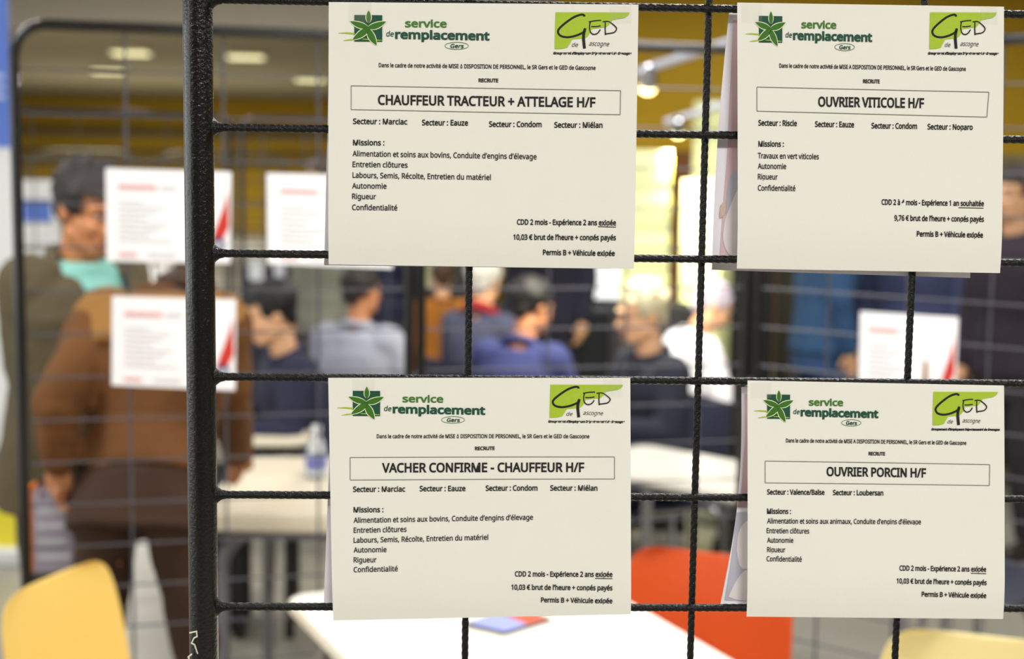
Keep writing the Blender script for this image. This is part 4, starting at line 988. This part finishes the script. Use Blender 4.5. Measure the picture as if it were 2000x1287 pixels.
class Sheet:
    def __init__(s, quad, label, y=YP-0.0062, curl=0.0042, nm='job_notice', cat='notice', m=paper, warp=None, back=0.0):
        s.y = y; s.q = [atY(a, b, y) for a, b in quad]; s.curl = curl; s.warp = warp
        s.o = sum(s.q, Vector())/4
        s.zb = min(v.z for v in s.q); s.zt = max(v.z for v in s.q)
        s.xl = min(v.x for v in s.q); s.xr = max(v.x for v in s.q)
        bm = NB(); NX, NZ = 28, 24; g = []
        for j in range(NZ+1):
            r = []
            for i in range(NX+1):
                u, v = i/NX, j/NZ
                p = (s.q[0]*(1-u)+s.q[1]*u)*(1-v)+(s.q[3]*(1-u)+s.q[2]*u)*v
                if warp: p = p+Vector((warp(u, v), 0, 0))
                r.append(bm.verts.new(s.bend(p)-s.o))
            g.append(r)
        for j in range(NZ):
            for i in range(NX): bm.faces.new((g[j][i], g[j+1][i], g[j+1][i+1], g[j][i+1]))
        bk = [[bm.verts.new(v.co+Vector((0, 0.00022, 0))) for v in r] for r in g]
        for j in range(NZ):
            for i in range(NX): bm.faces.new((bk[j][i], bk[j][i+1], bk[j+1][i+1], bk[j+1][i]))
        rim = [(0, i) for i in range(NX+1)]+[(j, NX) for j in range(1, NZ+1)]+[(NZ, i) for i in range(NX-1, -1, -1)]+[(j, 0) for j in range(NZ-1, 0, -1)]
        for (a, b), (c, d) in zip(rim, rim[1:]+rim[:1]): bm.faces.new((g[a][b], g[c][d], bk[c][d], bk[a][b]))
        s.root = obj(nm, bm, m, None, True, s.o)
        if label: tag(s.root, label, cat)
    def bend(s, p):
        t = (p.z-s.zb)/(s.zt-s.zb); u = (p.x-s.xl)/(s.xr-s.xl)
        d = 0.0
        if t < 0.2: d += s.curl*(1-t/0.2)**2
        d -= 0.0006*math.sin(u*5.1+t*3)*math.sin(3.14*t)
        return Vector((p.x, p.y+d, p.z))
    def add(s, name, items, m, lift=0.00045):
        bm = NB()
        for vs, fs in items:
            V = []
            for x, y in vs:
                p = s.bend(atY(x, y, s.y)); V.append(bm.verts.new(p+Vector((0, -lift, 0))-s.o))
            for f in fs:
                try: bm.faces.new([V[k] for k in f])
                except ValueError: pass
        bm.normal_update()
        for f in bm.faces:
            if f.normal.y > 0: f.normal_flip()
        return obj(name, bm, m, s.root, False)
def poly(p): return curve_mesh([p])
def petal(tip, base, wid, bend=0.0):
    dx, dy = tip[0]-base[0], tip[1]-base[1]; n = 10; a = []; b = []
    for i in range(n+1):
        t = i/n; w = wid*math.sin(math.pi*min(1, t**0.85))**0.8 if 0 < t < 1 else 0
        w += 0.8 if t < 0.1 else 0
        k = bend*math.sin(math.pi*t); L = math.hypot(dx, dy); nx, ny = -dy/L, dx/L
        a.append((base[0]+dx*t+nx*(w+k), base[1]+dy*t+ny*(w+k))); b.append((base[0]+dx*t-nx*(w-k), base[1]+dy*t-ny*(w-k)))
    return a+b[::-1][1:-1]
z1 = lambda x, y: (640+x/6.247, y/6.247)
z2 = lambda x, y: (940+x/6.247, y/6.247)
LEAF = [((500, 128), (500, 285), 30, 0), ((272, 260), (500, 335), 34, -8), ((712, 263), (480, 345), 36, 8), ((303, 486), (520, 325), 40, -6), ((597, 553), (488, 345), 40, 6)]
GREEN = [(905, 150), (1200, 151), (1500, 151), (1810, 152), (1800, 175), (1785, 195), (1740, 222), (1670, 232), (1600, 245), (1578, 270), (1560, 300), (1530, 330), (1440, 342), (1350, 352), (1330, 390), (1310, 430), (1270, 465), (1190, 472), (1110, 480), (1080, 530), (1050, 580), (980, 596), (895, 599), (898, 400)]
def logos(sh, A, B):
    """A, B: affine maps (sheet-one px -> this sheet's px) for the leaf emblem and the map emblem"""
    mp = lambda f, T, L: [T(*f(x, y)) for x, y in L]
    sq = [(325, 183), (666, 186), (666, 510), (325, 508)]
    sh.add('emblem_square', [poly(mp(z1, A, sq))], dgreen, 0.0004)
    gl = [stroke(mp(z1, A, [(130, 404), (220, 402), (330, 410)]), [0.6, 2.6, 3]), stroke(mp(z1, A, [(188, 497), (250, 488), (320, 482)]), [.5, 2.2, 2.6]), stroke(mp(z1, A, [(420, 478), (500, 480), (600, 490), (660, 492)]), [1, 2, 2, 1])]
    sh.add('grass_strokes', gl, lime, 0.00045)
    off = lambda p, k: p
    out = []; inn = []
    for tip, base, w, b in LEAF:
        pl = petal(tip, base, w, b); po = petal((tip[0]+(tip[0]-base[0])*.035, tip[1]+(tip[1]-base[1])*.035), base, w+10, b)
        out.append(poly(mp(z1, A, po))); inn.append(poly(mp(z1, A, pl)))
    sh.add('leaf_outline', out, cream, 0.0005)
    sh.add('leaf_emblem', inn, lgreen, 0.00056)
    def T(s, x0, y0, x1, y1, cap, off=0.0, sl=0.0):
        a = A(x0, y0); b = A(x1, y1); k = abs(A(0, 10)[1]-A(0, 0)[1])/10
        return text(s, a[0], a[1], b[0], b[1], cap*k, sl, off)
    sh.add('logo_lettering', [T('service', 792, 52.6, 872, 53.4, 17.5, 0.75)], mgreen)
    sh.add('logo_lettering', [T('remplacement', 773, 75, 954.5, 78.3, 19.5, 1.15), T('de', 754, 70.8, 768.5, 71.4, 12.5, 0.2, .15)], dgreen)
    el = [A(892+23*math.cos(t), 89.5+7*math.sin(t)) for t in [2*math.pi*k/40 for k in range(41)]]
    sh.add('logo_lozenge', [stroke(el, 0.9)], mgreen)
    sh.add('logo_lettering', [T('Gers', 879.5, 93.4, 905, 93.8, 9.3, 0.35, .12)], dgreen)
    sh.add('map_emblem', [poly(mp(z2, B, GREEN))], lime, 0.0004)
    G = [((1258, 203), (1250, 185), (1215, 180), (1130, 210), (1030, 278), (955, 345), (935, 392), (968, 438), (1050, 455), (1150, 437), (1232, 402), (1262, 378)), ((1268, 345), (1252, 400), (1246, 450), (1250, 510), (1258, 592))]
    E = [((1312, 268), (1390, 254), (1462, 250)), ((1332, 262), (1320, 320), (1328, 385), (1368, 420), (1418, 405), (1452, 360)), ((1340, 325), (1400, 325), (1456, 316)), ((1480, 268), (1552, 264), (1622, 312), (1650, 352), (1620, 395), (1560, 408), (1505, 415)), ((1512, 272), (1510, 350), (1514, 428))]
    st = [stroke(mp(z2, B, smoothline(list(p))), [4.6 if i < 2 else (5.6 if k else 4.2) for i in range((len(p)-1)*5+1)]) for k, p in enumerate(G)]
    st += [stroke(mp(z2, B, smoothline(list(p))), 2.3) for p in E]
    def U(s, x0, y0, x1, y1, cap, off=0.0, sl=0.0):
        a = B(*z2(x0, y0)); b = B(*z2(x1, y1)); k = abs(B(0, 10)[1]-B(0, 0)[1])/10
        return text(s, a[0], a[1], b[0], b[1], cap*k, sl, off)
    st += [U('de', 1100, 570, 1175, 572, 10, 0.0, .3), U('ascogne', 1312, 557, 1555, 565, 11, 0.0, .35)]
    st += [U('Groupement d’Employeurs Départemental de Gascogne', 878, 662, 1830, 666, 5.4, 0.42, .2)]
    sh.add('map_lettering', st, ink, 0.0005)
def boxlines(p): # four corner px, outline
    out = []
    for a, b in zip(p, p[1:]+p[:1]):
        n = 12; out.append(stroke([(a[0]+(b[0]-a[0])*i/n, a[1]+(b[1]-a[1])*i/n) for i in range(n+1)], 1.3))
    return out
def notice(quad, label, A, B, head, frame, bold, lines, under, tapes, back=False):
    sh = Sheet(quad, label)
    logos(sh, A, B)
    sh.add('headline', [text(*head, off=0.75)], ink)
    sh.add('headline_frame', boxlines(frame), inkgrey)
    for t in bold:
        nm = 'sector_text' if t[0].startswith('Sect') else 'section_title' if t[0].startswith(('Miss', 'REC')) else 'condition_text'
        it = [text(*t, off=0.42)]
        if t[0].startswith('CDD'): it += [stroke(u, 1.4) for u in under]
        sh.add(nm, it, ink)
    for t in lines: sh.add('intro_text' if t[0] == INTRO else 'mission_text', [text(*t, off=0.25)], ink)
    for (x0, y0, x1, y1) in tapes:
        n = 6; vs = []; fs = []
        for j in range(n+1):
            for i in range(3): vs.append((x0+(x1-x0)*i/2, y0+(y1-y0)*j/n))
        for j in range(n):
            for i in range(2): fs.append((j*3+i, j*3+i+1, j*3+i+4, j*3+i+3))
        sh.add('tape', [(vs, fs)], tapem, 0.0007)
    return sh
def aff(sx, sy, x0, y0, X0, Y0, kx=0.0): return lambda x, y: (X0+(x-x0)*sx, Y0+(y-y0)*sy+(x-x0)*kx)
INTRO = 'Dans le cadre de notre activité de MISE A DISPOSITION DE PERSONNEL, le SR Gers et le GED de Gascogne'
CDD = 'CDD 2 mois - Expérience 2 ans exigée'; PAY = '10,03 € brut de l’heure + congés payés'; PER = 'Permis B + Véhicule exigée'
ID = lambda x, y: (x, y)
notice([(642, 4), (1247, 9), (1239, 526), (641, 517)], 'white job notice headed CHAUFFEUR TRACTEUR + ATTELAGE H/F', ID, ID,
    ('CHAUFFEUR TRACTEUR + ATTELAGE H/F', 739, 204, 1162, 209, 22.5), [(686, 167.5), (1212, 177), (1211, 224), (686, 214)],
    [('Secteur : Marciac', 690, 242, 795, 243, 13), ('Secteur : Eauze', 824.5, 244.5, 914, 245, 13), ('Secteur : Condom', 955.5, 247.5, 1058, 248, 13), ('Secteur : Miélan', 1083, 249, 1177, 249.5, 13),
     ('Missions :', 690, 283.5, 751, 284, 13), ('RECRUTE', 935, 160, 973, 160.5, 8.2), (CDD, 1010, 438.5, 1203, 440, 12.5), (PAY, 1003, 468, 1203, 469, 12.5), (PER, 1061, 498, 1201, 500, 12.5)],
    [(INTRO, 740, 131, 1163, 136.5, 9.6), ('Alimentation et soins aux bovins, Conduite d’engins d’élevage', 689, 305, 1048, 311, 13), ('Entretien clôtures', 689, 326, 796, 327.5, 13),
     ('Labours, Semis, Récolte, Entretien du matériel', 689, 347, 959, 351.5, 13), ('Autonomie', 688, 368, 755, 368.5, 13), ('Rigueur', 688, 388.5, 734, 389, 13), ('Confidentialité', 688, 410, 776, 411, 13)],
    [[(1168, 442.5), (1203, 443.5)]], [(681, 5.5, 725, 44), (1190, 10, 1233, 46)])
notice([(641, 738), (1231, 738), (1233, 1202), (650, 1215)], 'white job notice headed VACHER CONFIRME - CHAUFFEUR H/F',
    aff(.979, .945, 692, 29.3, 689, 763), aff(.979, .90, 1083, 24, 1073, 751),
    ('VACHER CONFIRME - CHAUFFEUR H/F', 747, 922, 1140, 921, 21.5), [(684, 893), (1200, 892), (1200, 935), (684, 937)],
    [('Secteur : Marciac', 690, 960, 791, 959.6, 12.5), ('Secteur : Eauze', 820, 959, 909, 958.8, 12.5), ('Secteur : Condom', 949, 958.4, 1050, 958, 12.5), ('Secteur : Miélan', 1075, 958, 1167, 958, 12.5),
     ('Missions :', 691, 1000, 749, 999.6, 12.5), ('RECRUTE', 928, 879, 966, 878.6, 8), (CDD, 1006, 1125.5, 1196, 1126.5, 12), (PAY, 999, 1151.5, 1196, 1153, 12), (PER, 1057, 1177, 1196, 1179, 12)],
    [(INTRO, 736, 855.5, 1151, 855.5, 9.2), ('Alimentation et soins aux bovins, Conduite d’engins d’élevage', 691, 1020.5, 1041, 1015, 12.5), ('Entretien clôtures', 691, 1040, 794, 1038, 12.5),
     ('Labours, Semis, Récolte, Entretien du matériel', 691, 1059.5, 954, 1054, 12.5), ('Autonomie', 691, 1078.5, 755, 1077.5, 12.5), ('Rigueur', 691, 1098, 735, 1097.5, 12.5), ('Confidentialité', 691, 1117, 777, 1115, 12.5)],
    [[(1162, 1129.5), (1196, 1130)]], [(688, 740, 731, 763), (1178, 739.5, 1215, 775)])
notice([(1440, 5), (1961, 13), (1957, 534), (1441, 525)], 'white job notice headed OUVRIER VITICOLE H/F',
    aff(.838, 1.0, 692, 29.3, 1482, 31.0, .004), aff(.9, 1.0, 1083, 24, 1814.5, 24.2),
    ('OUVRIER VITICOLE H/F', 1598.5, 207.5, 1804, 210.5, 22.5), [(1478, 170), (1931, 180), (1927, 228.6), (1478, 217)],
    [('Secteur : Riscle', 1481, 245, 1556, 246, 13), ('Secteur : Eauze', 1592, 247.5, 1668, 248.5, 13), ('Secteur : Condom', 1702.5, 250.5, 1791.5, 251.5, 13), ('Secteur : Nogaro', 1812, 252.5, 1899.5, 253.5, 13),
     ('Missions :', 1481, 286, 1530.5, 286.5, 13), ('RECRUTE', 1686, 162, 1718, 162.5, 8.5), ('CDD 2 à 4 mois - Expérience 1 an souhaitée', 1722, 399.5, 1921.5, 402.5, 12.5), ('9,76 € brut de l’heure + congés payés', 1747, 430.5, 1921.5, 433, 12.5), (PER, 1791, 461.5, 1920, 464, 12.5)],
    [(INTRO, 1522, 132, 1886, 138.5, 9.6), ('Travaux en vert viticoles', 1480, 309, 1599, 311, 13), ('Autonomie', 1480, 329.5, 1535, 330, 13), ('Rigueur', 1480, 350, 1518, 350.5, 13), ('Confidentialité', 1480, 372, 1553, 373, 13)],
    [[(1872, 405.5), (1921, 406.5)]], [(1448, 7, 1488, 44), (1915, 13, 1948, 48)])
notice([(1460, 743), (1961, 753), (1963, 1212), (1460, 1207)], 'white job notice headed OUVRIER PORCIN H/F',
    aff(.823, .915, 692, 29.3, 1498, 770.0, .003), aff(.871, .915, 1083, 24, 1821, 765),
    ('OUVRIER PORCIN H/F', 1615, 929, 1808, 932, 20.8), [(1494, 900), (1932.5, 907), (1932, 948), (1494, 942.5)],
    [('Secteur : Valence/Baïse', 1498, 965, 1610, 966, 12), ('Secteur : Loubersan', 1627, 966.5, 1725.5, 967.5, 12),
     ('Missions :', 1498, 1002.5, 1544.5, 1003, 12), ('RECRUTE', 1697, 889, 1728.5, 889.5, 7.8), (CDD, 1757, 1114, 1926, 1116.5, 11.8), (PAY, 1751.5, 1139, 1927, 1142.5, 11.8), (PER, 1801, 1165.5, 1927, 1168.5, 11.8)],
    [(INTRO, 1535, 863.6, 1887, 868.5, 9), ('Alimentation et soins aux animaux, Conduite d’engins d’élevage', 1498, 1021.5, 1799, 1024, 12), ('Entretien clôtures', 1497, 1040.5, 1580, 1041.5, 12),
     ('Autonomie', 1498, 1059, 1549, 1059.5, 12), ('Rigueur', 1498, 1077.5, 1533, 1078, 12), ('Confidentialité', 1497, 1095.5, 1565.5, 1096.5, 12)],
    [[(1896, 1119.5), (1926, 1120.3)]], [(1466, 747, 1506, 777)])
# posters hung on the rear face of the same grid; their edges show beside the notices
pback = mat('white_poster_paper', (236, 232, 240), 0.85, 0, 0.02, 20)
ppink = mat('pink_show_through', (214, 184, 190), 0.85, 0, 0.1, 9)
pgrey = mat('grey_show_through', (186, 184, 198), 0.85, 0, 0.12, 14)
ppale = mat('pale_show_through', (228, 220, 222), 0.85, 0, 0.05, 14)
pskin = mat('faded_skin_show_through', (205, 178, 168), 0.85, 0, 0.08, 14)
YB = YP+0.0105
b2 = Sheet([(1424, 24), (1900, 30), (1895, 543), (1390, 527)], 'white poster with pink picture behind the OUVRIER VITICOLE notice', YB, 0.0, 'hung_poster', 'poster', pback, lambda u, v: -0.006*(1-u)*math.sin(math.pi*v)*0.4)
def patch(pts): return poly(smoothline(pts+pts[:1], 4)[:-1])
b2.add('picture', [poly([(1432, 40), (1432, 60), (1428, 120), (1424, 200), (1420, 300), (1412, 400), (1405, 510), (1500, 515), (1500, 45)])], ppink, .0006)
b2.add('picture_detail', [patch([(1418, 390), (1425, 345), (1450, 322), (1470, 320), (1470, 400), (1420, 420)])], pgrey, .0009)
b2.add('picture_detail', [patch([(1415, 430), (1440, 370), (1475, 330), (1490, 500), (1430, 500), (1412, 470)])], ppale, .0012)
b2.add('picture_detail', [patch([(1407, 400), (1416, 392), (1416, 415), (1405, 425)])], pskin, .0014)
b4 = Sheet([(1448, 756), (1890, 764), (1880, 1190), (1407, 1181)], 'white poster with faded portrait behind the OUVRIER PORCIN notice', YB, 0.0, 'hung_poster', 'poster', pback, lambda u, v: 0.006*(1-u)*math.sin(math.pi*v))
b4.add('picture', [poly([(1455, 770), (1455, 850), (1448, 950), (1440, 990), (1520, 992), (1520, 770)])], ppink, .0006)
b4.add('picture_detail', [poly([(1438, 1000), (1428, 1090), (1415, 1172), (1520, 1176), (1520, 1000)])], pgrey, .0006)
b4.add('picture_detail', [patch([(1438, 1075), (1442, 1040), (1456, 1018), (1480, 1015), (1490, 1090), (1450, 1110)])], ppale, .0009)
b4.add('picture_detail', [patch([(1422, 1165), (1440, 1130), (1460, 1112), (1490, 1130), (1490, 1168), (1450, 1172)])], ppale, .001)
b1 = Sheet([(645, 22), (1200, 26), (1195, 525), (633, 518)], 'white poster edge showing behind the CHAUFFEUR TRACTEUR notice', YB, 0.0, 'hung_poster', 'poster', pback)
b3 = Sheet([(648, 770), (1190, 770), (1195, 1188), (632, 1185)], 'white poster edge showing behind the VACHER CONFIRME notice', YB, 0.0, 'hung_poster', 'poster', pback)
